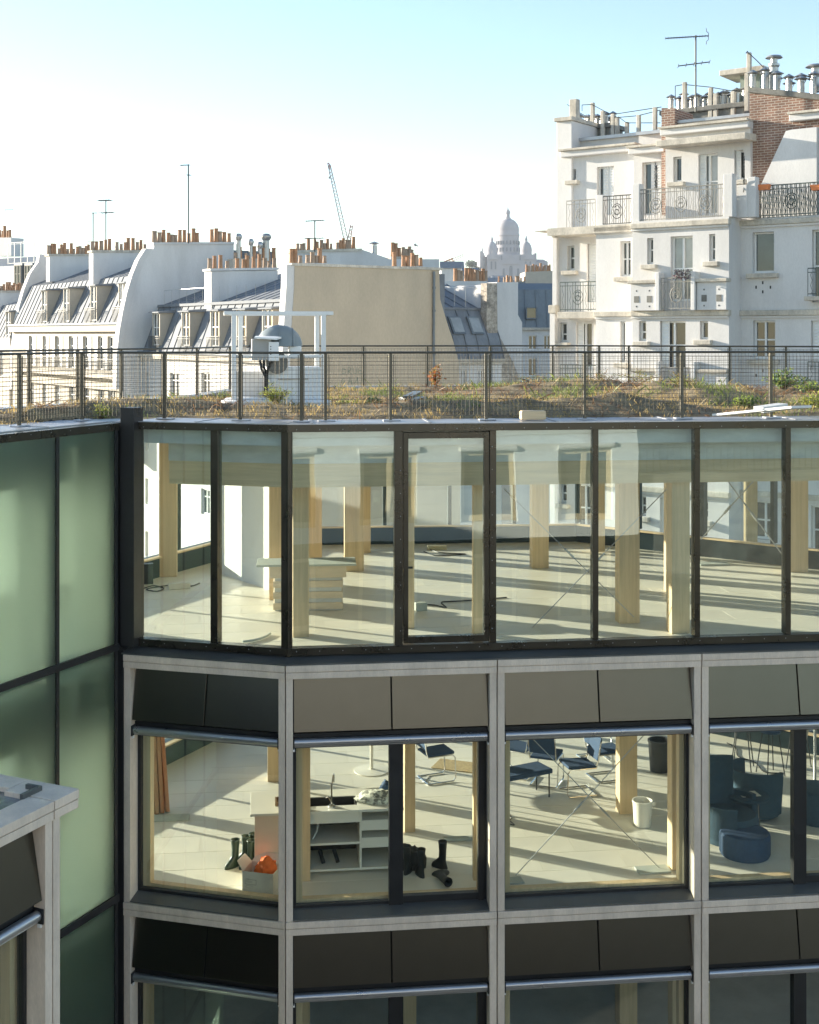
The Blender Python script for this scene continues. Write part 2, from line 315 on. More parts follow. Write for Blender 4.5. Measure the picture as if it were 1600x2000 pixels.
# upper storey glazing
NG = -0.24
screws = MB()
def scr(fr, u, z, n):
    p = fr.p(u, n, z); r = 0.0065
    screws.add([p + fr.n*0.004] + [p + fr.u*(r*math.cos(t*math.pi/3)) + Vector((0,0,r*math.sin(t*math.pi/3))) for t in range(6)], [(0, 1+t, 1+(t+1) % 6) for t in range(6)])
def glazing(fr, ms, m0, m1, door=None, ends=None):
    """ms: mullion centres (u, width)"""
    ua, ub = ends or (ms[0][0], ms[-1][0])
    z0, z1 = T2, T1
    q = MB().box(fr, ua, ub, NG-0.07, NG+0.075, z1, T0-0.012, m0, m1); P_(q, 'head_rail', mt['bronze'], bevel=0.003)
    q = MB().box(fr, ua, ub, NG-0.07, NG+0.07, T3+0.088, z0+0.012, m0, m1); P_(q, 'foot_rail', mt['bronze'], bevel=0.003)
    n = int((ub-ua)/0.30)
    for i in range(n):
        for z in (T0-0.075, T2-0.03): scr(fr, ua + 0.15 + i*0.30, z, NG+(0.076 if z > -2 else 0.071))
    for i, (u, w) in enumerate(ms):
        P_(MB().box(fr, u-w/2, u+w/2, NG-0.10, NG+0.05, z0+0.013, z1-0.001), 'mullion', mt['bronze'], bevel=0.003)
    for i in range(len(ms)-1):
        a, c = ms[i][0]+ms[i][1]/2, ms[i+1][0]-ms[i+1][1]/2
        if door == i:
            d = MB(); e = 0.075
            d.box(fr, a+0.008, a+e, NG-0.06, NG+0.04, z0+0.03, z1-0.02); d.box(fr, c-e, c-0.008, NG-0.06, NG+0.04, z0+0.03, z1-0.02)
            d.box(fr, a+e, c-e, NG-0.06, NG+0.04, z1-0.10, z1-0.02); d.box(fr, a+e, c-e, NG-0.06, NG+0.04, z0+0.03, z0+0.115)
            do = P_(d, 'door', mt['bronze'], bevel=0.003); do['label'] = 'glazed terrace door with wide dark frame'
            MB().box(fr, a+e, c-e, NG-0.006, NG+0.006, z0+0.115, z1-0.10).build('pane', mt['glass'], do)
            MB().box(fr, a+0.076, a+0.145, NG-0.10, NG-0.065, -3.10, -3.075).build('handle', mt['black'], do)
            for k in range(9): scr(fr, a-0.03, z0+0.2+k*0.3, NG+0.051); scr(fr, c+0.03, z0+0.2+k*0.3, NG+0.051)
        else:
            P_(MB().box(fr, a-0.01, c+0.01, NG-0.006, NG+0.006, z0, z1+0.01), 'pane', mt['glass'])
uA = [FA.px(x, 1000, NG)[0] for x in (270, 421, 556)]
glazing(FA, [(uA[0], 0.075), (uA[1], 0.10), (uA[2], 0.06)], 0, MIT, ends=(uA[0]-0.03, LA-0.001))
uB = [FB.px(x, 1000, NG)[0] for x in (566, 778, 962, 1162, 1360, 1537, 1735, 1935)]
glazing(FB, [(uB[0], 0.05), (uB[1], 0.11), (uB[2], 0.085)] + [(u, 0.075) for u in uB[3:]], MIT, 0, door=1, ends=(0.001, uB[-1]))
kp_ = FB.p(-NG*MIT, NG, 0)
P_(MB().tube(kp_ + Vector((0,0,T3+0.06)), kp_ + Vector((0,0,T1)), 0.055, 8), 'corner_mullion', mt['bronze'])
for z in [T2-0.1-k*0.3 for k in range(-9, 0)]: scr(FA, uA[0]-0.0, z, NG+0.051)
P_(screws, 'screws', mt['galv'], kind='stuff', fix=False)
# coping sheets with standing joints
for fr, u0, u1, m0, m1, brk in ((FA, 0.1, LA, 0, MIT, (1.0,)), (FB, 0, BAY*4, MIT, 0, (0.35, 1.9, 3.6, 5.2, 6.9, 8.6, 9.8)), (LW, -5.0, -0.02, 0, 0, (-3.1, -1.2))):
    ed = [u0, *brk, u1]
    for i in range(len(ed)-1):
        a, c = ed[i], ed[i+1]; k0 = m0 if i == 0 else 0; k1 = m1 if i == len(ed)-2 else 0
        q = MB().box(fr, a+0.002, c-0.002, -0.95, -0.150, T0-0.010, T0 + 0.003*(i % 2), k0, k1)
        P_(q, 'coping_sheet', mt['coping'])
        if i: P_(MB().box(fr, a-0.02, a+0.02, -0.94, -0.155, T0+0.004, T0+0.012), 'coping_joint', mt['coping'])

# black corner post between the wings
P_(MB().box(FA, -0.03, 0.17, -0.30, -0.03, T3+0.1, -0.985), 'corner_post', mt['black'], bevel=0.004)
P_(MB().box(FA, -0.20, -0.032, -0.42, -0.12, T3+0.091, T0-0.02), 'corner_filler', mt['black'])
P_(MB().box(FA, -0.09, 0.018, -0.40, -0.02, -14.0, T3+0.09), 'corner_post', mt['black'])
# frosted wing on the left
smul = [-0.06, -1.22, -2.42, -3.62, -5.0]
P_(MB().box(LW, -5.0, -0.02, -0.14, 0.035, T1-0.005, T0-0.012), 'head_rail', mt['bronze'], bevel=0.003)
lev = [(T1-0.005, -4.10), (-4.19, -7.42), (-7.52, -10.7), (-10.8, -14.0)]
for k, (za, zb) in enumerate(lev):
    if k: P_(MB().box(LW, -5.0, -0.02, -0.16, 0.04, za, lev[k-1][1]), 'transom', mt['black'], bevel=0.003)
    for i in range(len(smul)-1):
        P_(MB().box(LW, smul[i+1]+0.02, smul[i]-0.02, -0.008, 0.008, zb, za), 'frosted_pane', mt['frost'])
    for s in smul[:-1]:
        P_(MB().box(LW, s-0.03, s+0.03, -0.13, 0.022, zb, za), 'mullion', mt['black'])
for s in smul[:-1]:      # deep fins behind the frosted panes
    P_(MB().box(LW, s-0.16, s+0.03, -0.50, -0.14, -14, T1), 'fin', mt['black'])
sc = MB()
for i in range(13):
    for z in (T1+0.03,): 
        p = LW.p(-4.6+i*0.36, 0.036, z+0.03); sc.add([p + LW.n*0.003] + [p + LW.u*0.006*math.cos(t*1.0472) + Vector((0,0,0.006*math.sin(t*1.0472))) for t in range(6)], [(0,1+t,1+(t+1) % 6) for t in range(6)])
P_(sc, 'screws', mt['galv'], kind='stuff', fix=False)

# footprint, slabs
bl = Vector((0.433, 0.902)).normalized()
b0 = Vector((-4.75, 21.4)) - bl*9.5; b1 = Vector((-3.55, 23.9)); b2 = Vector((-3.1, 25.4)); b3 = Vector((3.4, 25.9)); b4 = Vector((9.9, 20.8))
def xy(p): return (p.x, p.y)
def frontline(n): return [xy(LW.p(-5.2, n, 0)), xy(LW.p(0.0, n, 0)), xy(FA.p(0.25, n, 0)), xy(FA.p(LA + n*MIT, n, 0)), xy(FB.p(BAY*4, n, 0))]
def icorner(n):
    a, c = LW.p(0, n, 0), FA.p(0, n, 0); d = LW.u; e = FA.u; det = d.x*(-e.y) + e.x*d.y; w_ = c - a
    t_ = (w_.x*(-e.y) + e.x*w_.y)/det; q_ = a + d*t_; return (q_.x, q_.y)
foot = frontline(-0.36)[:1] + [icorner(-0.36)] + frontline(-0.36)[3:] + [xy(b4), xy(b3), xy(b2), xy(b1), xy(b0)]
roofp = frontline(-0.33)[:1] + [icorner(-0.33)] + frontline(-0.33)[3:] + [(11.0, 24.3), (3.5, 27.1), (-3.5, 26.6), (-3.9, 24.1), xy(b0 + Vector((-0.3, 0.2)))]
def slab(poly, z0, z1): return MB().prism([Vector((x, y, z0)) for x, y in poly], (0, 0, z1-z0))
P_(slab(roofp, -1.47, -1.19), 'roof_slab', mt['concrete'])
for zf in FLOORS:
    P_(slab(foot, zf-0.32, zf-0.004), 'floor_slab', mt['concrete'])
    # ceiling soffit timber of the storey below is the slab itself
def inside(p, poly):
    c = False; j = len(poly)-1
    for i in range(len(poly)):
        (x1, y1), (x2, y2) = poly[i], poly[j]
        if (y1 > p[1]) != (y2 > p[1]) and p[0] < (x2-x1)*(p[1]-y1)/(y2-y1)+x1: c = not c
        j = i
    return c
TW, TD = 1.2, 0.6
tm = MB().abox(-TW/2+0.004, TW/2-0.004, -TD/2+0.004, TD/2-0.004, -0.004, 0.0).mesh('floor_tile')
mb_edge = {}
rot = math.radians(6.5)
for zf in FLOORS[:2]:
    edge = MB()
    for i in range(-6, 12):
        for j in range(0, 20):
            c = FB.p(i*TW + (TW/2 if j % 2 else 0), -0.40 - TD/2 - j*TD, zf)
            cs = [c + FB.u*a*TW/2*0.99 + FB.n*b*TD/2*0.99 for a in (-1,1) for b in (-1,1)]
            k = sum(inside((q.x, q.y), foot) for q in cs)
            if k == 4: obj('floor_tile', tm, mt['tile'], bld, Matrix.Translation(c) @ Matrix.Rotation(rot, 4, 'Z'))
    # cut margin along the walls: one plain sheet under the whole tiles
    P_(slab(foot, zf-0.0039, zf-0.0025), 'floor_margin', mt['tile'])

# ring beam and concrete upstand behind the glass, upper storey; timber head beam in the storey below
for fr, u0, u1, m0, m1 in ((FA, 0.35, LA, 0, MIT), (FB, 0, BAY*4, MIT, 0)):
    P_(MB().box(fr, u0, u1, -1.00, -0.70, -1.74, -1.471, m0, m1), 'concrete_upstand', mt['concrete'])
    P_(MB().box(fr, u0, u1, -0.98, -0.72, -2.06, -1.742, m0, m1), 'ring_beam', mt['woodh'])
    P_(MB().box(fr, u0, u1, -0.62, -0.36, -5.30, -4.505, m0, m1), 'ring_beam', mt['woodh'])
    P_(MB().box(fr, u0, u1, -0.62, -0.36, -8.59, -7.795, m0, m1), 'ring_beam', mt['woodh'])
for za, zb in ((-1.471, -1.95), (-4.505, -5.25), (-7.795, -8.55)):
    P_(MB().box(LW, -5.2, -0.3, -0.75, -0.55, zb, za), 'ring_beam', mt['woodh'])

# garden-side walls
segs = [(b0, b1), (b1, b2), (b2, b3), (b3, b4)]
for zf in FLOORS:
    ztop = -1.471 if zf > -5 else zf + 3.29 - 0.325
    for si, (pa, pb) in enumerate(segs):
        fr = Fr(pa, pb-pa); L = (pb-pa).length
        P_(MB().box(fr, 0, L, -0.10, 0.16, zf, zf+0.33), 'back_base', mt['teal'])
        P_(MB().box(fr, 0.02, L-0.02, 0.10, 0.20, zf+0.332, zf+0.36), 'back_sill', mt['woodh'])
        P_(MB().box(fr, 0, L, -0.12, 0.18, zf+2.6, ztop), 'back_head', mt['concrete'])
        n = max(1, round(L/1.38))
        for i in range(n+1):
            u = i*L/n
            P_(MB().box(fr, max(0,u-0.035), min(L,u+0.035), -0.08, 0.09, zf+0.362, zf+2.6), 'back_mullion', mt['teal'])
        if zf < -10: P_(MB().box(fr, 0, L, -0.06, 0.05, zf+0.362, zf+2.6), 'back_wall', mt['concrete'])  # solid wall added to keep the sun out of the lowest storey
        if zf > -10:
            for i in range(n): P_(MB().box(fr, i*L/n+0.036, (i+1)*L/n-0.036, -0.005, 0.005, zf+0.362, zf+2.6), 'back_pane', mt['frostdiff'] if si == 0 and i < 5 else mt['farglass'])  # frosted panes added out of view to diffuse sun behind the left wing
# side wall to the right, off the picture
rw = Fr(FB.p(BAY*4, -0.4, 0).to_2d(), (b4 - FB.p(BAY*4, -0.4, 0).to_2d()))
P_(MB().box(rw, 0, (b4 - FB.p(BAY*4, -0.4, 0).to_2d()).length, -0.2, 0, -14, -1.48), 'side_wall', mt['white'])
# white partition
pf = Fr((-3.3, 22.3), (1.0, -1.4)); 
P_(MB().box(pf, 0, 1.72, -0.10, 0, FLOORS[0], -1.475), 'partition', mt['white'])
# timber columns: photo column, photo row of the foot, floor level, size
def column(x, y, zf, w=0.28, d=0.28, top=None):
    p = flo(x, y, zf); q = Fr((p.x, p.y), FB.u)
    P_(MB().box(q, -w/2, w/2, -d, 0, zf, top or (-1.475 if zf > -5 else zf + 2.96)), 'timber_column', mt['wood'], bevel=0.006)
for x, y, w in ((328, 1127, 0.30), (541, 1172, 0.24), (588, 1245, 0.22), (615, 1100, 0.26), (692, 1116, 0.34), (714, 1080, 0.2), (800, 1228, 0.14), (934, 1240, 0.13), (1056, 1110, 0.30), (1230, 1218, 0.30), (1330, 1238, 0.26), (1308, 1155, 0.12), (1562, 1118, 0.32), (1172, 1078, 0.2), (1470, 1085, 0.2)):
    column(x, y, FLOORS[0], w, min(w, 0.24))
for x, y, w in ((537, 1527, 0.24), (801, 1626, 0.16), (592, 1722, 0.2), (932, 1720, 0.1), (1228, 1590, 0.28), (1328, 1700, 0.22)):
    column(x, y, FLOORS[1], w, min(w, 0.24))
for x, y, w in ((1228, 2010, 0.28), (801, 2030, 0.2), (592, 2120, 0.2), (1328, 2100, 0.22)): column(x, y, FLOORS[2], w, w)
# bracing rods with turnbuckles
def rod(fr, a, b, n, r=0.007):
    p, q = fr.P(*a, n), fr.P(*b, n); P_(MB().tube(p, q, r, 6), 'bracing_rod', mt['galv'])
    d = (q-p).normalized(); m = p.lerp(q, 0.5); P_(MB().tube(m - d*0.09, m + d*0.09, r*2.1, 8), 'turnbuckle', mt['galv'])
rod(FB, (1030, 1236), (1313, 944), -1.4); rod(FB, (985, 955), (1238, 1205), -1.37)
rod(FB, (998, 1720), (1262, 1431), -0.9); rod(FB, (1030, 1432), (1330, 1738), -0.87)
bw = Fr(b3, b4-b3); rod(bw, (1369, 1053), (1474, 937), 0.35, 0.012); rod(bw, (1420, 937), (1528, 1083), 0.38, 0.012)
# ------------------------------------------------------------------ shared builders for the houses behind
def wall(fr, u0, u1, z0, z1, n, holes, rev=0.25, thick=0.4):
    """wall face with real openings: holes are (u0,u1,z0,z1)"""
    q = MB(); us = sorted({u0, u1, *[min(max(h[k], u0), u1) for h in holes for k in (0, 1)]}); zs = sorted({z0, z1, *[min(max(h[k], z0), z1) for h in holes for k in (2, 3)]})
    for i in range(len(us)-1):
        for j in range(len(zs)-1):
            um, zm = (us[i]+us[i+1])/2, (zs[j]+zs[j+1])/2
            if any(h[0] < um < h[1] and h[2] < zm < h[3] for h in holes): continue
            q.add([fr.p(us[i],n,zs[j]), fr.p(us[i+1],n,zs[j]), fr.p(us[i+1],n,zs[j+1]), fr.p(us[i],n,zs[j+1])], [(0,1,2,3)])
    for a, b, c, d in holes:
        c = max(c, z0); d = min(d, z1); a = max(a, u0); b = min(b, u1)
        o = [fr.p(a,n,c), fr.p(b,n,c), fr.p(b,n,d), fr.p(a,n,d)]; i_ = [fr.p(a,n-rev,c), fr.p(b,n-rev,c), fr.p(b,n-rev,d), fr.p(a,n-rev,d)]
        q.add(o + i_, [(0,1,5,4),(1,2,6,5),(2,3,7,6),(3,0,4,7),(4,5,6,7)])
    for u in (u0, u1): q.add([fr.p(u,n,z0), fr.p(u,n-thick,z0), fr.p(u,n-thick,z1), fr.p(u,n,z1)], [(0,1,2,3)])
    q.add([fr.p(u0,n,z1), fr.p(u1,n,z1), fr.p(u1,n-thick,z1), fr.p(u0,n-thick,z1)], [(0,1,2,3)])
    return q
def window(root, fr, u0, u1, z0, z1, n, leaves=2, rail=None, pane='pane', frame='white', fw=0.06, shutter=None, sill=False):
    """casement: frame, one pane object per light, optional louvred shutter and sill"""
    w = MB(); w.box(fr, u0, u1, n-0.05, n+0.05, z1-fw, z1); w.box(fr, u0, u1, n-0.05, n+0.05, z0, z0+fw*1.3)
    a, b = z0+fw*1.3, z1-fw
    w.box(fr, u0, u0+fw, n-0.05, n+0.05, a, b); w.box(fr, u1-fw, u1, n-0.05, n+0.05, a, b)
    step = (u1-u0-2*fw)/leaves
    for k in range(1, leaves): w.box(fr, u0+fw+step*k-fw*0.6, u0+fw+step*k+fw*0.6, n-0.045, n+0.06, a, b)
    zr = None
    if rail: zr = z0 + (z1-z0)*rail; w.box(fr, u0+fw, u1-fw, n-0.04, n+0.045, zr-0.025, zr+0.025)
    f = w.build('window', mt[frame], root)
    for k in range(leaves):
        MB().box(fr, u0+fw+step*k, u0+fw+step*(k+1), n-0.02, n-0.005, a, b).build('pane', mt[pane], f)
    if sill: MB().box(fr, u0-0.08, u1+0.08, n-0.02, n+sill, z0-0.09, z0-0.002).build('window_sill', mt['stain'], root, bevel=0.01)
    if shutter:
        for s0, s1 in shutter:
            q = MB(); q.box(fr, s0, s1, n+0.055, n+0.075, z0, z1)
            m = int((z1-z0)/0.11)
            for i in range(m):
                zc = z0 + (i+0.5)*(z1-z0)/m
                q.hexa([fr.p(s0+0.05,n+0.076,zc-0.03), fr.p(s1-0.05,n+0.076,zc-0.03), fr.p(s1-0.05,n+0.10,zc-0.03), fr.p(s0+0.05,n+0.10,zc-0.03), fr.p(s0+0.05,n+0.076,zc+0.03), fr.p(s1-0.05,n+0.076,zc+0.03), fr.p(s1-0.05,n+0.08,zc+0.03), fr.p(s0+0.05,n+0.08,zc+0.03)])
            q.build('shutter', mt['white'], root)
    return f
POTS = {}
def potmesh(kind):
    if kind not in POTS:
        q = MB(); h, r = {'a': (0.72, 0.12), 'b': (0.52, 0.115), 'c': (0.58, 0.135), 'd': (0.40, 0.11)}[kind]
        q.lathe((0,0,0), [(r*1.05,-0.05), (r*1.05,0.06), (r*0.98,0.07), (r*0.84,h-0.07), (r*0.95,h-0.06), (r*0.95,h), (r*0.7,h), (r*0.66,h-0.25)], 10)
        me = q.mesh('chimney_pot'); me.materials.append(mt['pot' if kind in 'ab' else 'potgrey'])
        for p in me.polygons: p.use_smooth = True
        me.set_sharp_from_angle(angle=math.radians(35)); POTS[kind] = me
    return POTS[kind]
def pots(stack, pts, kinds='aabcd', s=1.0):
    for p in pts:
        k = R.choice(kinds); m = Matrix.Translation(p) @ Matrix.Rotation(R.random()*6, 4, 'Z') @ Matrix.Scale(s*R.uniform(0.88, 1.1), 4)
        obj('chimney_pot', potmesh(k), None, stack, m)
def potrow(stack, a, b, n, gaps=(), s=1.0, kinds='aabcd', jit=0.05):
    a, b = Vector(a), Vector(b); d = (b-a); n = int(n*1.1)
    pots(stack, [a + d*((i + R.uniform(-.2, .2))/(n-1)) for i in range(n) if i not in gaps], kinds, s)
def railing(root, fr, u0, u1, n, z0, z1, mat='iron', step=0.12, name='railing', scroll=False, r=0.009):
    q = MB(); q.box(fr, u0, u1, n-0.02, n+0.02, z1-0.035, z1); q.box(fr, u0, u1, n-0.015, n+0.015, z0+0.05, z0+0.08); q.box(fr, u0, u1, n-0.012, n+0.012, z1-0.16, z1-0.135)
    k = max(2, int((u1-u0)/step))
    for i in range(k+1):
        u = u0 + (u1-u0)*i/k
        if scroll and i % 3 == 1:
            q.path([fr.p(u + 0.03*math.sin(t*1.6), n, z0+0.08 + (z1-z0-0.22)*t/8) for t in range(9)], r, 4)
        else: q.box(fr, u-r, u+r, n-r, n+r, z0, z1-0.036)
    if scroll:
        for uc in ([(u0+u1)/2] if u1-u0 < 2.2 else [u0+(u1-u0)*t for t in (0.2, 0.5, 0.8)]):
            zc = (z0+z1)/2 - 0.03; rr = min(0.26, (z1-z0)*0.28)
            q.path([fr.p(uc + rr*0.8*math.cos(t*math.pi/9), n+0.01, zc + rr*math.sin(t*math.pi/9)) for t in range(19)], 0.013, 4)
            for sg in (-1, 1): q.path([fr.p(uc + sg*rr*(0.12+0.045*t)*math.cos(t*0.7), n+0.012, zc + rr*(0.12+0.045*t)*math.sin(t*0.7)*1.2) for t in range(13)], 0.011, 4)
    return q.build(name, mt[mat], root)
def seams(root, A, B, C, D, step, mat, h=0.035, name='roof_seams'):
    """raised seams running from the lower edge A-B to the upper edge C-D (A under C)"""
    A, B, C, D = map(Vector, (A, B, C, D)); nrm = (B-A).cross(C-A).normalized(); q = MB()
    L = (B-A).length; k = max(1, int(L/step)); e = (B-A).normalized()*0.016
    if nrm.z < 0: nrm = -nrm
    for i in range(k+1):
        t = i/k; p = A.lerp(B, t); r = C.lerp(D, t)
        q.hexa([p-e, p+e, p+e+nrm*h, p-e+nrm*h, r-e, r+e, r+e+nrm*h, r-e+nrm*h])
    return q.build(name, mat, root, kind='stuff')
def dormer(root, fr, uc, w, z0, z1, nf, slope, mat='zinc', hoodw=0.16, pane='pane'):
    """lucarne: cheeks, hood, casement; nf: front plane, slope(z) gives the roof's n at height z"""
    q = MB(); a, b = uc-w/2, uc+w/2
    for s0, s1 in ((a-0.10, a), (b, b+0.10)):
        q.add([fr.p(s0,nf,z0), fr.p(s1,nf,z0), fr.p(s1,nf,z1), fr.p(s0,nf,z1), fr.p(s0,slope(z0)-0.1,z0), fr.p(s1,slope(z0)-0.1,z0), fr.p(s1,slope(z1)-0.3,z1), fr.p(s0,slope(z1)-0.3,z1)], [(0,1,2,3),(4,7,6,5),(0,4,5,1),(1,5,6,2),(2,6,7,3),(3,7,4,0)])
    d = q.build('dormer', mt['cream'], root)
    h = MB(); h.prism([fr.p(a-0.10-hoodw, nf+0.16, z1), fr.p(a-0.10-hoodw, nf+0.16, z1+0.07), fr.p(a-0.1-hoodw, slope(z1)-0.5, z1+0.22), fr.p(a-0.1-hoodw, slope(z1)-0.5, z1)], fr.u*(w+0.2+2*hoodw)); h.build('hood', mt[mat], d)
    ws = MB(); 
    window(root, fr, a+0.005, b-0.005, z0, z1-0.002, nf-0.10, 2, 0.55, pane=pane)
    return d
def cowl(root, p, h=0.5, r=0.11, s=1.0):
    q = MB(); q.lathe(p, [(r,0), (r,h*0.7*s)], 8)
    q.lathe(p + Vector((0,0,h*0.72*s)), [(r*0.9,0), (r*0.9,0.05), (r*2.1,0.09*s), (0.01,0.2*s)], 10)
    for k in range(3): q.tube(p + Vector((r*math.cos(k*2.1), r*math.sin(k*2.1), h*0.66*s)), p + Vector((r*1.5*math.cos(k*2.1), r*1.5*math.sin(k*2.1), h*0.86*s)), 0.012, 4)
    return q.build('cowl', mt['galv'], root)

# ------------------------------------------------------------------ the street front: two mansard houses and the tan gable
S = Fr((-5.5, 60.0), (0.55, -0.835))
GA = lambda u: Fr(S.p(u, 0, 0).to_2d(), (0.835, 0.55))     # party walls across the street line
def gpoly(fr, pts, n=0.0): return [fr.P(x, y, n) for x, y in pts]

# house with the tan gable (C)
hc = thing('mansard_house', 'white house with zinc mansard dormers and big tan gable wall', 'house', S.p(-8, -3, -20))
ZC = 1.62; ZB = -1.12
LCu = -18.6
body = MB(); prof = [(0.0, -20), (0.0, ZB), (-4.9, ZB), (-4.9, -20)]
holes = []
for x in (372, 341, 289): pass
wins = [(x0, 716, x1, 776) for x0, x1 in ((284, 293), (333, 349), (394, 411), (452, 470))]
hl = [S.rect((a, 728, b, 778)) for a, b in ((284, 291), (332, 349), (393, 410), (450, 468))]
for lv in range(1, 5): hl += [(a, b, c-3.1*lv, d-3.1*lv) for a, b, c, d in [S.rect((a, 728, b, 778)) for a, b in ((284, 291), (332, 349), (393, 410), (450, 468))]]
wall(S, LCu, -0.02, -20, ZB, 0, hl, 0.22).build('wall', mt['render'], hc)
for h in hl: window(hc, S, h[0]+.01, h[1]-.01, h[2]+.01, h[3]-.01, -0.16, 2, 0.7)
# cornice and gutter
MB().box(S, LCu, -0.03, -0.2, 0.28, ZB-0.30, ZB-0.02).build('cornice', mt['stain'], hc)
MB().tube(S.p(LCu, 0.30, ZB+0.04), S.p(-0.03, 0.30, ZB+0.04), 0.08, 8).build('gutter', mt['zincd'], hc)
nb = -1.05                                 # mansard break set back
def slC(z): return (z - ZB)/(ZC - ZB)*nb
rf = MB(); rf.prism([S.p(LCu, 0.0, ZB-0.01), S.p(LCu, nb, ZC), S.p(LCu, -5.0, 3.05), S.p(LCu, -9.0, 3.05), S.p(LCu, -9.0, ZB-0.01)], S.u*(-LCu-0.4))
rfo = rf.build('roof', mt['zinc'], hc)
seams(rfo, S.p(LCu, 0.0, ZB), S.p(-0.4, 0.0, ZB), S.p(LCu, nb, ZC), S.p(-0.4, nb, ZC), 0.85, mt['zinc'], 0.04)
seams(rfo, S.p(LCu, nb, ZC), S.p(-0.4, nb, ZC), S.p(LCu, -5.0, 3.05), S.p(-0.4, -5.0, 3.05), 0.85, mt['zinc'], 0.035)
MB().box(S, LCu, -0.4, nb-0.05, nb+0.14, ZC-0.05, ZC+0.10).build('roof_break_moulding', mt['zinc'], rfo)
for x in (309, 367, 424, 476, 527):
    u, z = S.px(x, 640, -0.15); dormer(hc, S, u, 0.95, ZB+0.45, ZC-0.42, -0.02, slC)
    railing(hc, S, u-0.75, u+0.75, 0.12, ZB+0.05, ZB+1.0, step=0.13)
# safety rail on the upper slope
q = MB(); k = 16
for i in range(k+1):
    u = LCu + 0.6 + (-LCu-1.2)*i/k; MB().tube(S.p(u, nb-0.05, ZC), S.p(u, nb-0.05, ZC+0.95), 0.012, 4).build('rail_post', mt['galv'], rfo)
q.tube(S.p(LCu+0.6, nb-0.05, ZC+0.94), S.p(-11.5, nb-0.05, ZC+0.94), 0.014, 4); q.build('safety_rail', mt['galv'], rfo)
# gable wall (tan) with white front edge
G0 = GA(0.0)
tp = gpoly(G0, [(575, 519), (858, 528), (860, 585), (872, 625), (886, 668), (897, 712), (899, 800), (899, 1050), (566, 1050), (566, 700), (569, 640), (572, 590), (574, 560)])
MB().prism(tp, -G0.n*0.42).build('gable_wall', mt['tan'], hc)
ed = [(576, 517), (575, 560), (573, 590), (570, 640), (567, 700), (567, 760)]
w = MB()
for i in range(len(ed)-1):
    p, r = G0.P(*ed[i]), G0.P(*ed[i+1])
    t = G0.u*0.42
    w.hexa([r - t, r, r - G0.n*0.55, r - t - G0.n*0.55, p - t, p, p - G0.n*0.55, p - t - G0.n*0.55])
w.build('gable_edge', mt['render'], hc)
cp = gpoly(G0, [(569, 519), (864, 528)]); 
q = MB(); a, b = cp; q.hexa([a + G0.n*0.06, b + G0.n*0.06, b - G0.n*0.5, a - G0.n*0.5] + [p + Vector((0,0,0.13)) for p in (a + G0.n*0.06, b + G0.n*0.06, b - G0.n*0.5, a - G0.n*0.5)]); q.build('gable_coping', mt['stain'], hc)
q = MB(); q.tube(G0.P(848, 530, 0.10), G0.P(846, 900, 0.10), 0.065, 8)
for y in (560, 605, 690): q.tube(G0.P(848, y, 0.10), G0.P(848, y+4, 0.10), 0.085, 8)
q.build('drain_pipe', mt['zincd'], hc)
# faded tag painted on the gable
tagm = M('faded_green_paint', (0.16, 0.26, 0.19), 0.9, var=0.4, scale=6, col2=(0.34, 0.34, 0.25))
q = MB(); r2 = random.Random(3)
def stroke(pts): 
    for i in range(len(pts)-1):
        p, r = G0.P(*pts[i], 0.006), G0.P(*pts[i+1], 0.006); d = (r-p).normalized(); s = d.cross(G0.n)*0.018
        q.add([p-s, p+s, r+s, r-s], [(0,1,2,3)])
for pts in ([(676,722),(669,720),(668,730),(676,728),(676,722)], [(680,730),(680,718),(686,719),(685,724),(680,724),(687,731)], [(690,719),(690,729),(697,729),(697,719)], [(707,718),(700,719),(700,730),(708,729)], [(701,724),(706,724)], [(672,738),(666,745),(674,744),(668,752)], [(680,751),(684,737),(688,751)], [(682,745),(687,745)], [(692,737),(692,750),(699,737),(699,751)], [(704,750),(712,736)], [(706,740),(711,748)], [(668,757),(676,757),(670,764)], [(684,757),(683,766),(690,763)]): stroke(pts)
q.build('graffiti', tagm, hc, fix=False)
# pots on the gable
for x0, x1, n, gp in ((574, 640, 9, (3,)), (775, 829, 7, (1,))):
    st = MB(); p, r = G0.P(x0-2, 522 + (x0-570)*0.03, -0.45), G0.P(x1+2, 522 + (x0-570)*0.03, -0.45)
    st.hexa([p, r, r - G0.n*0.5, p - G0.n*0.5] + [v + Vector((0,0,0.2)) for v in (p, r, r - G0.n*0.5, p - G0.n*0.5)])
    so_ = st.build('chimney_stack', mt['render'], hc)
    potrow(so_, p - G0.n*0.25 + Vector((0,0,0.2)) + (r-p)*0.04, r - G0.n*0.25 + Vector((0,0,0.2)) - (r-p)*0.04, n, gp, 1.0)
# cross chimney on the roof
K1 = GA(-11.0)
kp = gpoly(K1, [(413, 530), (543, 528), (543, 640), (413, 640)])
ks = MB().prism(kp, -K1.n*0.9).build('chimney_stack', mt['render'], hc)
a, b = K1.P(411, 529, 0.06), K1.P(545, 527, 0.06)
MB().hexa([a, b, b - K1.n*1.02, a - K1.n*1.02] + [v + Vector((0,0,0.13)) for v in (a, b, b - K1.n*1.02, a - K1.n*1.02)]).build('chimney_cap', mt['render'], ks)
potrow(ks, a + (b-a)*0.03 - K1.n*0.35 + Vector((0,0,0.12)), b - (b-a)*0.02 - K1.n*0.35 + Vector((0,0,0.12)), 12, (4,), 1.0)
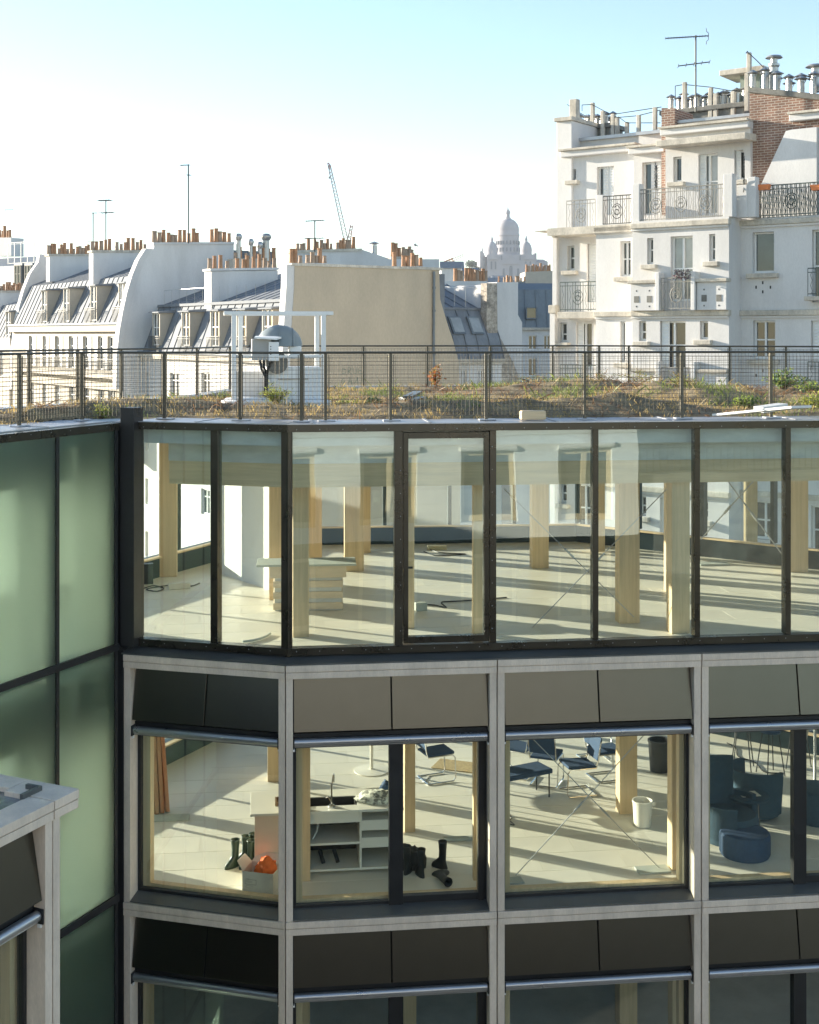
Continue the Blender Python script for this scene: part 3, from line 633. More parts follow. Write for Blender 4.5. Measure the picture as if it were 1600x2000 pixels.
# bigger stacks standing behind it
K2 = GA(-15.5)
kp = gpoly(K2, [(455, 505), (505, 505), (540, 520), (540, 560), (455, 560)]); ks2 = MB().prism(kp, -K2.n*0.8).build('chimney_stack', mt['cream'], hc)
potrow(ks2, K2.P(460, 507, -0.4), K2.P(535, 510, -0.4), 9, (), 1.1)
for x, y0, y1, r in ((520, 510, 470, 0.20), (466, 505, 470, 0.14), (490, 505, 480, 0.12), (508, 505, 486, 0.13)):
    p, t = K2.P(x, y0, -0.4), K2.P(x, y1, -0.4); q = MB().tube(p, t, r, 10); q.lathe(t, [(r, 0), (r*1.6, 0.18), (r*1.6, 0.28), (r*0.9, 0.42)], 10); q.build('flue', mt['galv'], ks2, smooth=True)

# party wall between the two houses: curved front edge, rises high above the neighbour
K3 = GA(LCu)
cur = [(298, 486), (284, 508), (272, 537), (262, 570), (254, 606), (247, 645), (242, 690), (240, 760)]
pw = gpoly(K3, [(300, 478), (456, 478), (456, 700), (300, 700)])
MB().prism(gpoly(K3, [(302, 476), (457, 476), (457, 900), (240, 900), *[(x, y) for x, y in cur[::-1]], (300, 486)]), -K3.n*0.55).build('party_wall', mt['render'], hc)
w = MB()
for i in range(len(cur)-1):
    p, r = K3.P(*cur[i]), K3.P(*cur[i+1]); t = K3.u*0.42
    w.hexa([r - t + K3.n*.02, r + K3.n*.02, r - K3.n*0.62, r - t - K3.n*0.62, p - t + K3.n*.02, p + K3.n*.02, p - K3.n*0.62, p - t - K3.n*0.62])
w.build('party_wall_edge', mt['render'], hc)
a, b = K3.P(300, 478, 0.08), K3.P(458, 477, 0.08)
pc = MB().hexa([a, b, b - K3.n*0.9, a - K3.n*0.9] + [v + Vector((0,0,0.14)) for v in (a, b, b - K3.n*0.9, a - K3.n*0.9)]).build('chimney_cap', mt['render'], hc)
potrow(pc, a + (b-a)*0.05 - K3.n*0.4 + Vector((0,0,0.13)), a + (b-a)*0.56 - K3.n*0.4 + Vector((0,0,0.13)), 10, (), 1.15)
potrow(pc, a + (b-a)*0.74 - K3.n*0.4 + Vector((0,0,0.13)), a + (b-a)*0.97 - K3.n*0.4 + Vector((0,0,0.13)), 5, (), 1.15)

# next house to the left (B)
hb_ = thing('mansard_house', 'house with four zinc mansard dormers between curved white party walls', 'house', S.p(-30, -3, -20))
LB0, LB1 = LCu - 0.6, -45.0
zc0 = S.px(240, 633)[1]; zc1 = zc0 + 3.0
zu = S.px(262, 545, -0.9)[1]
hl = []
for x0, x1 in ((57, 66), (84, 92), (108, 118), (135, 146), (163, 174), (192, 204), (211, 225)):
    a, b, c, d = S.rect((x0, 656, x1, 686)); hl.append((a, b, zc0-2.9, zc0-0.75))
base = list(hl)
for lv in range(1, 5): hl += [(a, b, c-3.1*lv-0.2, d-3.1*lv-0.2) for a, b, c, d in base]
wall(S, LB1, LB0, -20, zc0-0.02, 0, hl, 0.22).build('wall', mt['cream'], hb_)
for i, h in enumerate(hl):
    sh = [(h[0]-(h[1]-h[0])*0.5, h[0]-0.02), (h[1]+0.02, h[1]+(h[1]-h[0])*0.5)] if h[2] > zc0-3 else None
    window(hb_, S, h[0]+.01, h[1]-.01, h[2]+.01, h[3]-.01, -0.16, 2, 0.7)
    if sh:
        for s0, s1 in sh: MB().box(S, s0, s1, 0.01, 0.05, h[2], h[3]).build('shutter', mt['white'], hb_)
MB().box(S, LB1, LB0-0.05, -0.2, 0.35, zc0-0.45, zc0-0.04).build('cornice', mt['cream'], hb_)
MB().tube(S.p(LB1, 0.36, zc0+0.02), S.p(LB0-0.05, 0.36, zc0+0.02), 0.09, 8).build('gutter', mt['zincd'], hb_)
MB().box(S, LB1, LB0-0.05, -0.1, 0.75, zc0-3.35, zc0-3.1).build('balcony', mt['cream'], hb_)
railing(hb_, S, LB1+0.1, LB0-0.1, 0.7, zc0-3.1, zc0-2.15, step=0.2)
MB().box(S, LB1, LB0-0.05, -0.1, 0.3, zc0-4.1, zc0-3.75).build('cornice', mt['cream'], hb_)
nB = -1.35; zB2 = zc0 + 3.05
def slB(z): return (z - zc0)/(zB2 - zc0)*nB
rb = MB().prism([S.p(LB1, 0.0, zc0-0.01), S.p(LB1, nB, zB2), S.p(LB1, -5.2, zB2+1.55), S.p(LB1, -9.0, zB2+1.55), S.p(LB1, -9.0, zc0-0.01)], S.u*(LB0-LB1-0.02)).build('roof', mt['zinc'], hb_)
seams(rb, S.p(LB1, 0, zc0), S.p(LB0, 0, zc0), S.p(LB1, nB, zB2), S.p(LB0, nB, zB2), 0.85, mt['zinc'], 0.045)
seams(rb, S.p(LB1, nB, zB2), S.p(LB0, nB, zB2), S.p(LB1, -5.2, zB2+1.55), S.p(LB0, -5.2, zB2+1.55), 0.85, mt['zinc'], 0.035)
for x in (88, 131, 184, 240):
    u, z = S.px(x, 600, -0.1); dormer(hb_, S, u, 1.05, zc0+0.25, zB2-0.55, -0.05, slB, pane=R.choice(['pane','curtain_sky']))
    railing(hb_, S, u-0.95, u+0.95, 0.2, zc0+0.05, zc0+1.1, step=0.14)
def stackwall(root, u, n0x, top, x1, base, mat='render', thick=0.8, n=10, s=1.1, gaps=()):
    K = GA(u); ks = MB().prism(gpoly(K, [(n0x, top), (x1, top), (x1, base), (n0x, base)]), -K.n*thick).build('chimney_stack', mt[mat], root)
    a, b = K.P(n0x-2, top+1, 0.07), K.P(x1+2, top+1, 0.07)
    MB().hexa([a, b, b - K.n*(thick+.14), a - K.n*(thick+.14)] + [v + Vector((0,0,0.15)) for v in (a, b, b - K.n*(thick+.14), a - K.n*(thick+.14))]).build('chimney_cap', mt['stain'], ks)
    potrow(ks, a + (b-a)*0.05 - K.n*0.4 + Vector((0,0,0.14)), b - (b-a)*0.05 - K.n*0.4 + Vector((0,0,0.14)), n, gaps, s)
    return ks
stackwall(hb_, -29.5, 182, 492, 290, 560, n=13, gaps=(5,))
stackwall(hb_, -40.5, 97, 499, 180, 550, n=13, s=1.15)
K4 = GA(LB1)
cur2 = [(90, 497), (88, 512), (72, 535), (60, 565), (50, 600), (43, 640), (37, 690), (35, 760)]
MB().prism(gpoly(K4, [(97, 496), (120, 496), (120, 560), (70, 640), (60, 900), (35, 900), *cur2[::-1]]), -K4.n*0.6).build('party_wall', mt['render'], hb_)
w = MB()
for i in range(len(cur2)-1):
    p, r = K4.P(*cur2[i]), K4.P(*cur2[i+1]); t = K4.u*0.5
    w.hexa([r - t + K4.n*.02, r + K4.n*.02, r - K4.n*0.7, r - t - K4.n*0.7, p - t + K4.n*.02, p + K4.n*.02, p - K4.n*0.7, p - t - K4.n*0.7])
w.build('party_wall_edge', mt['render'], hb_)

# far-left houses (A nearer low one, A2 tall grey one)
ha = thing('mansard_house', 'partly hidden house at far left edge with low stack of terracotta pots', 'house', S.p(-52, -3, -20))
zA = -0.3
wl = [(LB1-3.4, LB1-2.5, zA-3.0, zA-1.0), (LB1-6.4, LB1-5.5, zA-3.0, zA-1.0)]
wall(S, -62, LB1-0.7, -20, zA, 0, wl, 0.2).build('wall', mt['cream'], ha)
for h in wl: window(ha, S, *h, -0.15, 2, 0.7)
rA = MB().prism([S.p(-62, 0.0, zA-0.01), S.p(-62, -1.2, zA+2.6), S.p(-62, -5.0, zA+3.6), S.p(-62, -9, zA+3.6), S.p(-62, -9, zA)], S.u*(62+LB1-0.75)).build('roof', mt['zinc'], ha)
seams(rA, S.p(-62, 0, zA), S.p(LB1-0.75, 0, zA), S.p(-62, -1.2, zA+2.6), S.p(LB1-0.75, -1.2, zA+2.6), 0.85, mt['zinc'], 0.045)
u, z = S.px(17, 640, -0.1); dormer(ha, S, u, 1.1, zA+0.2, zA+2.0, -0.05, lambda z: (z-zA)/2.6*-1.2)
stackwall(ha, -52, -10, 570, 52, 640, n=12, s=1.0)

h2 = thing('grey_mansard_building', 'taller grey slate mansard building with rooftop terrace rails at far left', 'building', S.p(-75, -10, -20))
A2 = Fr((-50.0, 128.0), (0.80, -0.6))
zt2 = A2.px(60, 492)[1]; zb2 = A2.px(60, 570)[1]
MB().prism([A2.p(-12, 0.3, zb2), A2.p(-12, -0.9, zt2-1.1), A2.p(-12, -4.5, zt2), A2.p(-12, -9, zt2), A2.p(-12, -9, zb2)], A2.u*(12+A2.px(92, 520)[0])).build('roof', mt['zincd'], h2)
MB().box(A2, -12, A2.px(90, 520)[0]-0.1, -9, 0, -20, zb2).build('wall', mt['cream'], h2)
for x0, x1 in ((25, 37), (45, 57), (65, 76)):
    a, b, c, d = A2.rect((x0, 518, x1, 560), 0.4); f = window(h2, A2, a, b, c, d, 0.2, 2, 0.6, frame='cream')
    MB().box(A2, a-0.15, b+0.15, -0.7, 0.15, c-0.1, d+0.2).build('dormer', mt['zincd'], h2)
railing(h2, A2, A2.px(-5, 480)[0], A2.px(98, 480)[0], -1.2, zt2-0.9, zt2+1.1, 'galv', 0.9, r=0.03)
railing(h2, A2, A2.px(-5, 480)[0], A2.px(98, 480)[0], -4.2, zt2, zt2+1.6, 'galv', 1.6, r=0.03)
a2 = MB().prism(gpoly(A2, [(-20, 464), (22, 464), (22, 500), (-20, 500)], -6), -A2.n*1.5).build('chimney_stack', mt['render'], h2)
potrow(a2, A2.P(-15, 464, -6.5), A2.P(20, 464, -6.5), 8, (), 1.5)

# ------------------------------------------------------------------ behind the gable: skylight roof (E), rubble gable, grey roof (F)
he = thing('skylight_house', 'zinc roofed house with two roof windows right of the tan gable', 'house', (4, 72, -20))
E = Fr((1.4, 66.5), (0.80, 0.60))
eu0, eu1 = -1.0, E.px(962, 640)[0]
ze1 = E.px(905, 604, -0.9)[1]; ze0 = E.px(930, 702, 0.9)[1]; zr = E.px(880, 556, -4.0)[1]
ro = MB().prism([E.p(eu0, 0.95, ze0), E.p(eu0, 0.55, ze0 + (ze1-ze0)*0.45), E.p(eu0, -0.25, ze1), E.p(eu0, -4.0, zr), E.p(eu0, -8, zr), E.p(eu0, -8, ze0)], E.u*(eu1-eu0)).build('roof', mt['zinc'], he)
seams(ro, E.p(eu0, 0.55, ze0+(ze1-ze0)*0.45), E.p(eu1, 0.55, ze0+(ze1-ze0)*0.45), E.p(eu0, -0.25, ze1), E.p(eu1, -0.25, ze1), 0.75, mt['zinc'], 0.05)
seams(ro, E.p(eu0, 0.95, ze0), E.p(eu1, 0.95, ze0), E.p(eu0, 0.55, ze0+(ze1-ze0)*0.45), E.p(eu1, 0.55, ze0+(ze1-ze0)*0.45), 0.75, mt['zinc'], 0.05)
seams(ro, E.p(eu0, -0.25, ze1), E.p(eu1, -0.25, ze1), E.p(eu0, -4.0, zr), E.p(eu1, -4.0, zr), 0.75, mt['zinc'], 0.05)
MB().box(E, eu0, eu1, -0.30, -0.16, ze1-0.05, ze1+0.07).build('roof_break_moulding', mt['zinc'], ro)
zh = ze0+(ze1-ze0)*0.45
def slE(z): return 0.55 + (z-zh)/(ze1-zh)*(-0.8)
for x in (890, 926):
    u = E.px(x, 640, 0.2)[0]; q = MB(); za, zb = zh+0.10, ze1-0.45; w_ = 0.42
    q.hexa([E.p(u-w_, slE(za)-0.05, za), E.p(u+w_, slE(za)-0.05, za), E.p(u+w_, slE(za)+0.10, za+0.05), E.p(u-w_, slE(za)+0.10, za+0.05), E.p(u-w_, slE(zb)-0.05, zb), E.p(u+w_, slE(zb)-0.05, zb), E.p(u+w_, slE(zb)+0.10, zb+0.05), E.p(u-w_, slE(zb)+0.10, zb+0.05)])
    sk = q.build('roof_window', mt['zincd'], he); e = 0.08
    MB().hexa([E.p(u-w_+e, slE(za+e)+0.09, za+e+0.05), E.p(u+w_-e, slE(za+e)+0.09, za+e+0.05), E.p(u+w_-e, slE(za+e)+0.125, za+e+0.06), E.p(u-w_+e, slE(za+e)+0.125, za+e+0.06), E.p(u-w_+e, slE(zb-e)+0.09, zb-e+0.05), E.p(u+w_-e, slE(zb-e)+0.09, zb-e+0.05), E.p(u+w_-e, slE(zb-e)+0.125, zb-e+0.06), E.p(u-w_+e, slE(zb-e)+0.125, zb-e+0.06)]).build('pane', mt['curtain_sky'], sk)  # pale pane colour stands in for reflected sky
hE = [E.rect((901, 722, 912, 760), 0.75), E.rect((935, 722, 946, 760), 0.75)]
wall(E, eu0, eu1, -20, ze0, 0.75, hE, 0.2).build('wall', mt['render'], he)
for h in hE: window(he, E, *h, 0.6, 2, 0.6)
MB().box(E, eu0, eu1, 0.7, 1.05, ze0-0.18, ze0+0.02).build('cornice', mt['cream'], he)
q = MB(); zz = ze1 + (zr-ze1)*0.1
for i in range(7):
    u = eu0 + 1.2 + i*0.75; MB().tube(E.p(u, -0.6, zz), E.p(u, -0.6, zz+1.0), 0.014, 4).build('rail_post', mt['galv'], ro)
q.tube(E.p(eu0+1.2, -0.6, zz+1.0), E.p(eu0+5.7, -0.6, zz+1.0), 0.014, 4); q.build('safety_rail', mt['galv'], ro)
# end wall with rubble strip
E2 = Fr(E.p(eu1, 0, 0).to_2d(), (0.80, 0.60))
MB().prism(gpoly(E2, [(948, 556), (958, 556), (958, 640), (948, 640)], 0.15), -E2.n*4).build('end_wall', mt['render'], he)
MB().prism(gpoly(E2, [(951, 553), (971, 553), (972, 650), (982, 668), (1002, 706), (1013, 735), (1018, 800), (965, 800), (962, 700), (951, 640)], 0.45), -E2.n*0.5).build('rubble_wall', mt['rubble'], he)
MB().prism(gpoly(E2, [(971, 551), (1012, 551), (1012, 615), (1020, 630), (1020, 900), (971, 900)], -0.2), -E2.n*0.8).build('chimney_wall', mt['render'], he)
cw = MB().prism(gpoly(E2, [(865, 549), (952, 549), (952, 600), (865, 600)], -4.5), -E2.n*0.8).build('chimney_stack', mt['render'], he)
potrow(cw, E2.P(890, 549, -4.9), E2.P(948, 549, -4.9), 11, (3,), 1.1)
potrow(cw, E2.P(975, 551, -0.5), E2.P(1008, 551, -0.5), 5, (), 0.5)

hf = thing('narrow_grey_house', 'narrow grey zinc house front squeezed between rubble wall and white apartment block', 'house', (8, 78, -20))
Ff = Fr((7.4, 84.0), (1.0, 0.1))
a, b = Ff.px(1006, 600)[0], Ff.px(1090, 600)[0]
z1f, z0f = Ff.px(1040, 556)[1], Ff.px(1040, 641)[1]
MB().prism([Ff.p(a, 0.1, z0f), Ff.p(a, -0.5, z1f-0.3), Ff.p(a, -1.5, z1f+0.15), Ff.p(a, -5, z1f+0.15), Ff.p(a, -5, z0f)], Ff.u*(b-a)).build('roof', mt['zincd'], hf)
seams(hf, Ff.p(a, 0.1, z0f), Ff.p(b, 0.1, z0f), Ff.p(a, -0.5, z1f-0.3), Ff.p(b, -0.5, z1f-0.3), 0.6, mt['zincd'], 0.05)
h = Ff.rect((1028, 600, 1049, 623), 0.2); window(hf, Ff, *h, 0.12, 1, None, frame='zinc')
h = Ff.rect((1032, 655, 1049, 683)); hh = [h, Ff.rect((1032, 700, 1049, 735)), Ff.rect((1062, 655, 1076, 683))]
wall(Ff, a, b, -20, z0f-0.01, 0, hh, 0.2).build('wall', mt['render'], hf)
for h in hh: window(hf, Ff, *h, -0.15, 2, None)
MB().box(Ff, a, b, -0.1, 0.22, z0f-0.12, z0f+0.04).build('cornice', mt['stain'], hf)

# roofs farther back over the gable
hd = thing('chimney_house', 'white flat topped house behind the tan gable with two rows of chimney pots', 'house', (-6, 88, -20))
D = Fr((-7.5, 84.0), (0.90, 0.44))
d1 = MB().prism(gpoly(D, [(573, 491), (706, 487), (760, 505), (760, 600), (573, 600)]), -D.n*3).build('wall', mt['render'], hd)
d2 = MB().prism(gpoly(D, [(700, 506), (858, 506), (858, 600), (700, 600)], -1), -D.n*3).build('wall', mt['render'], hd)
MB().prism(gpoly(D, [(571, 489), (708, 485), (708, 490), (571, 494)], 0.08), -D.n*1.2).build('chimney_cap', mt['stain'], d1)
potrow(d1, D.P(582, 489, -0.5), D.P(690, 486, -0.5), 17, (4, 11), 1.1)
st = MB().prism(gpoly(D, [(764, 501), (812, 501), (812, 520), (764, 520)], -1.5), -D.n*1).build('chimney_stack', mt['cream'], hd)
potrow(st, D.P(768, 501, -1.9), D.P(806, 501, -1.9), 7, (), 1.25)
p = D.P(731, 508, -1.2); cowl(hd, p, 1.1, 0.2, 1.3)
hg = thing('distant_house', 'distant beige house top with row of chimney pots beside the white apartment block', 'house', (25, 200, -20))
Hh = Fr((20.0, 200.0), (1, 0.05))
g1 = MB().prism(gpoly(Hh, [(1026, 531), (1080, 529), (1080, 620), (1026, 620)]), -Hh.n*6).build('wall', mt['cream'], hg)
potrow(g1, Hh.P(1029, 530, -1), Hh.P(1074, 529, -1), 10, (), 1.6)
g2 = MB().prism(gpoly(Hh, [(985, 552), (1026, 549), (1026, 620), (985, 620)], 4), -Hh.n*3).build('lower_wall', mt['zincd'], hg)
potrow(g2, Hh.P(990, 550, 3), Hh.P(1024, 549, 3), 7, (), 1.4)
# ------------------------------------------------------------------ white apartment block on the right (G)
gb = thing('apartment_block', 'white rendered apartment block with stepped balconies, iron railings and brick chimneys', 'apartment block', (11, 45, -20))
G = Fr((7.66, 44.0), (0.809, -0.588))
zA_, zB_ = G.px(1235, 433)[1], G.px(1235, 603)[1]          # two string courses
LV = zA_ - zB_
def gx(x, n=0.0, y=520): return G.px(x, y, n)[0]
def gz(x, y, n=0.0): return G.px(x, y, n)[1]
def gwin(r, n, rev=0.28, leaves=2, rail=None, sill=True, pane='pane', shut=None, fw=0.055):
    a, b, c, d = G.rect(r, n)
    window(gb, G, a+.005, b-.005, c+.005, d-.005, n-rev+0.06, leaves, rail, pane=pane, sill=False, fw=fw)
    if sill: MB().box(G, a-0.16, b+0.16, n-0.05, n+0.20, c-0.17, c-0.02).build('window_sill', mt['stain'], gb, bevel=0.015)
    if shut:
        for s0, s1 in shut:
            w_ = b-a; q = MB(); sa, sb = a + w_*s0, a + w_*s1; q.box(G, sa, sb, n-rev+0.13, n-rev+0.16, c, d)
            m = int((d-c)/0.1)
            for i in range(m):
                zc = c + (i+.5)*(d-c)/m
                q.hexa([G.p(sa+.04,n-rev+.161,zc-.03), G.p(sb-.04,n-rev+.161,zc-.03), G.p(sb-.04,n-rev+.19,zc-.03), G.p(sa+.04,n-rev+.19,zc-.03), G.p(sa+.04,n-rev+.161,zc+.03), G.p(sb-.04,n-rev+.161,zc+.03), G.p(sb-.04,n-rev+.165,zc+.03), G.p(sa+.04,n-rev+.165,zc+.03)])
            q.build('shutter', mt['white'], gb)
    return (a, b, c, d)
nL1, nL2, nR = -0.55, -1.7, -1.05
uM0, uM1 = 0.0, gx(1424)
uR1 = gx(1424) + 6.5
low = lambda hs: hs + [(a, b, c-LV*k, d-LV*k) for a, b, c, d in hs[-len(hs)//2 or None:] for k in (1, 2, 3, 4)]
sections = [
    # n, u0, u1, upper windows, lower windows
    (0.0, uM0, uM1, [((1264,465,1276,516), dict(leaves=1, rail=0.55)), ((1310,461,1353,588), dict(leaves=2, rail=0.5, sill=False, pane='curtain_sky')), ((1385,457,1397,510), dict(leaves=1, rail=0.45))],
        [((1248,627,1262,666), dict(leaves=1, rail=0.45)), ((1289,627,1339,722), dict(leaves=2, rail=0.5, sill=False, shut=[(0.02,0.32)])), ((1367,627,1383,663), dict(leaves=1))]),
    (nL1, gx(1164, nL1), -0.001, [((1211,471,1232,540), dict(leaves=2, rail=0.5))], [((1211,628,1221,708), dict(leaves=1))]),
    (nL2, gx(1090, nL2), gx(1164, nL1)-0.001, [((1108,480,1122,528), dict(leaves=1, rail=0.5)), ((1146,476,1165,590), dict(leaves=1, sill=False, shut=[(0.1, 0.95)]))],
        [((1093,630,1107,668), dict(leaves=1, rail=0.4)), ((1125,629,1156,720), dict(leaves=2, rail=0.5, sill=False, shut=[(0.02,0.4)]))]),
    (nR, uM1 + 0.001, uR1, [((1470,453,1512,533), dict(leaves=1, shut=None)), ((1586,448,1622,590), dict(leaves=2, rail=0.5, sill=False))],
        [((1471,626,1514,701), dict(leaves=2, rail=0.5)), ((1584,626,1622,722), dict(leaves=2, rail=0.5, sill=False, shut=[(0.02,0.4)]))]),
]
for n, u0, u1, up, lo in sections:
    holes = []
    for r, k in up + lo: holes.append(gwin(r, n, **k))
    base = holes[len(up):]
    for lv in range(1, 5):
        for a, b, c, d in base:
            h = (a, b, c-LV*lv, d-LV*lv); holes.append(h); window(gb, G, h[0]+.005, h[1]-.005, h[2]+.005, h[3]-.005, n-0.22, 2 if b-a > 0.5 else 1, 0.5)
            if b-a < 0.6: MB().box(G, a-0.16, b+0.16, n-0.05, n+0.20, h[2]-0.17, h[2]-0.02).build('window_sill', mt['stain'], gb, bevel=0.015)
    wall(G, u0, u1, -20, zA_, n, holes, 0.28, thick=1.6).build('wall', mt['render'], gb)
    for k in range(-4, 2):
        zc = zB_ + LV*k
        ext = 0.15 if n > -1.5 else 0.11
        MB().box(G, u0-0.02, u1+(0.0 if n < -1 and n > -1.3 else 0.05), n-0.1, n+ext, zc-0.26, zc-0.08).build('string_course', mt['stain'], gb, bevel=0.02)
        MB().box(G, u0, u1, n-0.1, n+ext*0.55, zc-0.34, zc-0.262).build('string_course', mt['render'], gb, bevel=0.01)
# end pier on the left
MB().box(G, gx(1074, nL2+.25), gx(1090, nL2)-0.001, -6, nL2+0.25, -20, zB_+0.2).build('end_pier', mt['render'], gb)
MB().box(G, gx(1079, nL2+.15), gx(1091, nL2)-0.001, -6, nL2+0.15, zB_+0.2, zA_).build('end_pier', mt['render'], gb)
MB().box(G, gx(1071, nL2+.32), gx(1093, nL2), -6, nL2+0.32, zB_-0.1, zB_+0.2).build('pier_cap', mt['stain'], gb, bevel=0.02)
MB().box(G, gx(1077, nL2+.24), gx(1093, nL2), -6, nL2+0.24, zA_-0.28, zA_+0.05).build('pier_cap', mt['stain'], gb, bevel=0.02)
# parapet panels and balcony of the middle bay
for k in (0, -1):
    zf = zB_ + LV*k - 0.08
    for x0, x1 in ((1231, 1281), (1361, 1419)):
        a, b = gx(x0, 0.3), gx(x1, 0.3)
        q = MB().box(G, a, b, 0.002, 0.30, zf, zf+0.92).build('parapet', mt['render'], gb, bevel=0.015)
        MB().box(G, a-0.05, b+0.05, 0.001, 0.40, zf+0.922, zf+1.04).build('parapet_cap', mt['stain'], q, bevel=0.02)
        for t in (0.25, 0.75):
            uc = a + (b-a)*t
            MB().box(G, uc-0.09, uc+0.09, 0.301, 0.31, zf+0.28, zf+0.50).build('vent', mt['darkstone'], q)
            for dz in (0.12, 0.65): MB().box(G, uc-0.02, uc+0.02, 0.301, 0.306, zf+dz, zf+dz+0.05).build('vent_hole', mt['black'], q)
    for x0 in (1283, 1352):
        a = gx(x0, 0.3); MB().box(G, a, a+0.14, 0.002, 0.42, zf, zf+1.28).build('parapet_pier', mt['render'], gb, bevel=0.015)
    railing(gb, G, gx(1292, 0.35), gx(1350, 0.35), 0.35, zf, zf+1.1, 'ironl', 0.11, scroll=True)
# window box flowers on that railing
q = MB(); r3 = random.Random(5)
for i in range(120):
    u = gx(1318, 0.4) + r3.random()*0.55; p = G.p(u, 0.35 + r3.random()*0.2, zB_+0.95 + r3.random()*0.3); d = Vector((r3.uniform(-1,1), r3.uniform(-1,1), r3.uniform(-.3,1))).normalized()*0.07; e = d.orthogonal().normalized()*0.04
    q.add([p, p+d*0.5+e, p+d, p+d*0.5-e], [(0,1,2,3)])
fl = q.build('flower_box', M('leaf_teal', (0.05,0.12,0.10), 0.6, var=0.4, scale=9, col2=(0.25,0.12,0.14)), fix=False); tag(fl, 'small leafy flower box on iron balcony rail of the white apartment block', 'flower box')
# left recessed balcony
for k in (0, -1):
    zf = zB_ + LV*k
    railing(gb, G, gx(1093, -0.7), gx(1163, -0.7), -0.75, zf-0.05, zf+1.02, 'irong', 0.10, scroll=True)
    MB().box(G, gx(1090, -0.7), gx(1165, nL1)-0.01, nL2-0.05, -0.62, zf-0.32, zf-0.07).build('balcony_floor', mt['stain'], gb, bevel=0.02)
# right hand balcony
for k in (0, -1):
    zf = zB_ + LV*k
    a = gx(1578, nR+0.5); railing(gb, G, a, a+2.2, nR+0.5, zf+0.35, zf+1.25, 'irong', 0.11, scroll=True)
    MB().box(G, a-0.1, a+2.3, nR-0.02, nR+0.6, zf+0.2, zf+0.34).build('balcony_floor', mt['stain'], gb, bevel=0.02)
# small air holes in the render
for x, y in ((1477,561),(1490,552),(1505,561),(1490,570),(1477,733),(1490,724),(1505,733)):
    u, z = G.px(x, y, nR); MB().box(G, u-0.025, u+0.025, nR+0.001, nR+0.006, z-0.05, z+0.05).build('vent_hole', mt['black'], gb)

# ---- top storey, set back
MB().box(G, gx(1077, -2.4), uR1, -9, nR-0.1, zA_-0.06, zA_-0.02).build('terrace_floor', mt['stain'], gb)
MB().box(G, gx(1090, -1.2), 0.0, nL2-0.1, -0.4, zA_-0.3, zA_-0.03).build('terrace_floor', mt['stain'], gb)
nT1, nT2, nT3 = -3.0, -2.4, -1.7
top = [
    (nT1, 1105, 1247, 302, [((1115,331,1125,352), dict(leaves=1)), ((1166,325,1199,420), dict(leaves=2, sill=False, shut=[(0.3,0.62),(0.64,0.96)]))]),
    (nT2, 1238, 1300, 300, [((1254,316,1292,420), dict(leaves=2, sill=False, shut=[(0.4,0.9)]))]),
    (nT3, 1300, 1466, 258, [((1315,306,1331,355), dict(leaves=1)), ((1364,300,1402,420), dict(leaves=2, rail=0.55, sill=False, pane='curtain_sky', shut=[(0.02,0.34)])), ((1434,293,1452,351), dict(leaves=1, shut=[(0.1,0.6)]))]),
    (nR-0.9, 1552, 1680, 232, [((1568,300,1600,420), dict(leaves=2, rail=0.5, sill=False))]),
]
for n, x0, x1, ty, ws in top:
    hs = [gwin(r, n, **k) for r, k in ws]; u0, u1 = gx(x0, n, 350), gx(x1, n, 350); zt = gz((x0+x1)/2, ty, n)
    wall(G, u0, u1, zA_, zt, n, hs, 0.28, thick=3.5).build('wall', mt['render'], gb)
    for dz, ex, m_ in ((0.0, 0.25, 'stain'),):
        MB().box(G, u0-0.1, u1+0.02, n-3.5, n+ex, zt, zt+0.22).build('roof_edge', mt['render'], gb, bevel=0.02)
        MB().box(G, u0-0.14, u1+0.02, n-3.5, n+ex+0.1, zt+0.221, zt+0.30).build('roof_edge', mt['stain'], gb, bevel=0.01)
# stepped parapets over the left rooms
u0, u1 = gx(1112, -3.6, 280), gx(1250, -3.6, 280); zt = gz(1180, 272, -3.6)
MB().box(G, u0, u1, -6.5, -3.6, zA_+2.2, zt).build('upper_parapet', mt['render'], gb); MB().box(G, u0-.05, u1+.05, -6.6, -3.45, zt, zt+0.12).build('parapet_cap', mt['coping'], gb)
u0, u1 = gx(1250, -3.4, 270), gx(1300, -3.4, 270); zt = gz(1275, 263, -3.4)
MB().box(G, u0, u1, -6.3, -3.3, zA_+2.2, zt).build('upper_parapet', mt['render'], gb); MB().box(G, u0-.05, u1+.05, -6.4, -3.15, zt, zt+0.12).build('parapet_cap', mt['coping'], gb)
u0, u1 = gx(1316, -2.6, 240), gx(1466, -2.6, 240); zt = gz(1390, 236, -2.6)
MB().box(G, u0, u1, -6, -2.5, zA_+2.5, zt).build('upper_parapet', mt['render'], gb); MB().box(G, u0-.05, u1+.05, -6.1, -2.38, zt, zt+0.10).build('parapet_cap', mt['coping'], gb)
# rough concrete canopy over the middle room
u0, u1 = gx(1281, -0.9, 270), gx(1456, -0.9, 270); zt = gz(1370, 266, -0.9)
MB().hexa([G.p(u0,-3.2,zt-0.16), G.p(u1,-3.2,zt-0.16), G.p(u1,-0.9,zt-0.22), G.p(u0,-0.9,zt-0.22), G.p(u0,-3.2,zt+0.12), G.p(u1,-3.2,zt+0.12), G.p(u1,-0.9,zt), G.p(u0,-0.9,zt)]).build('canopy', mt['stain'], gb, bevel=0.02)
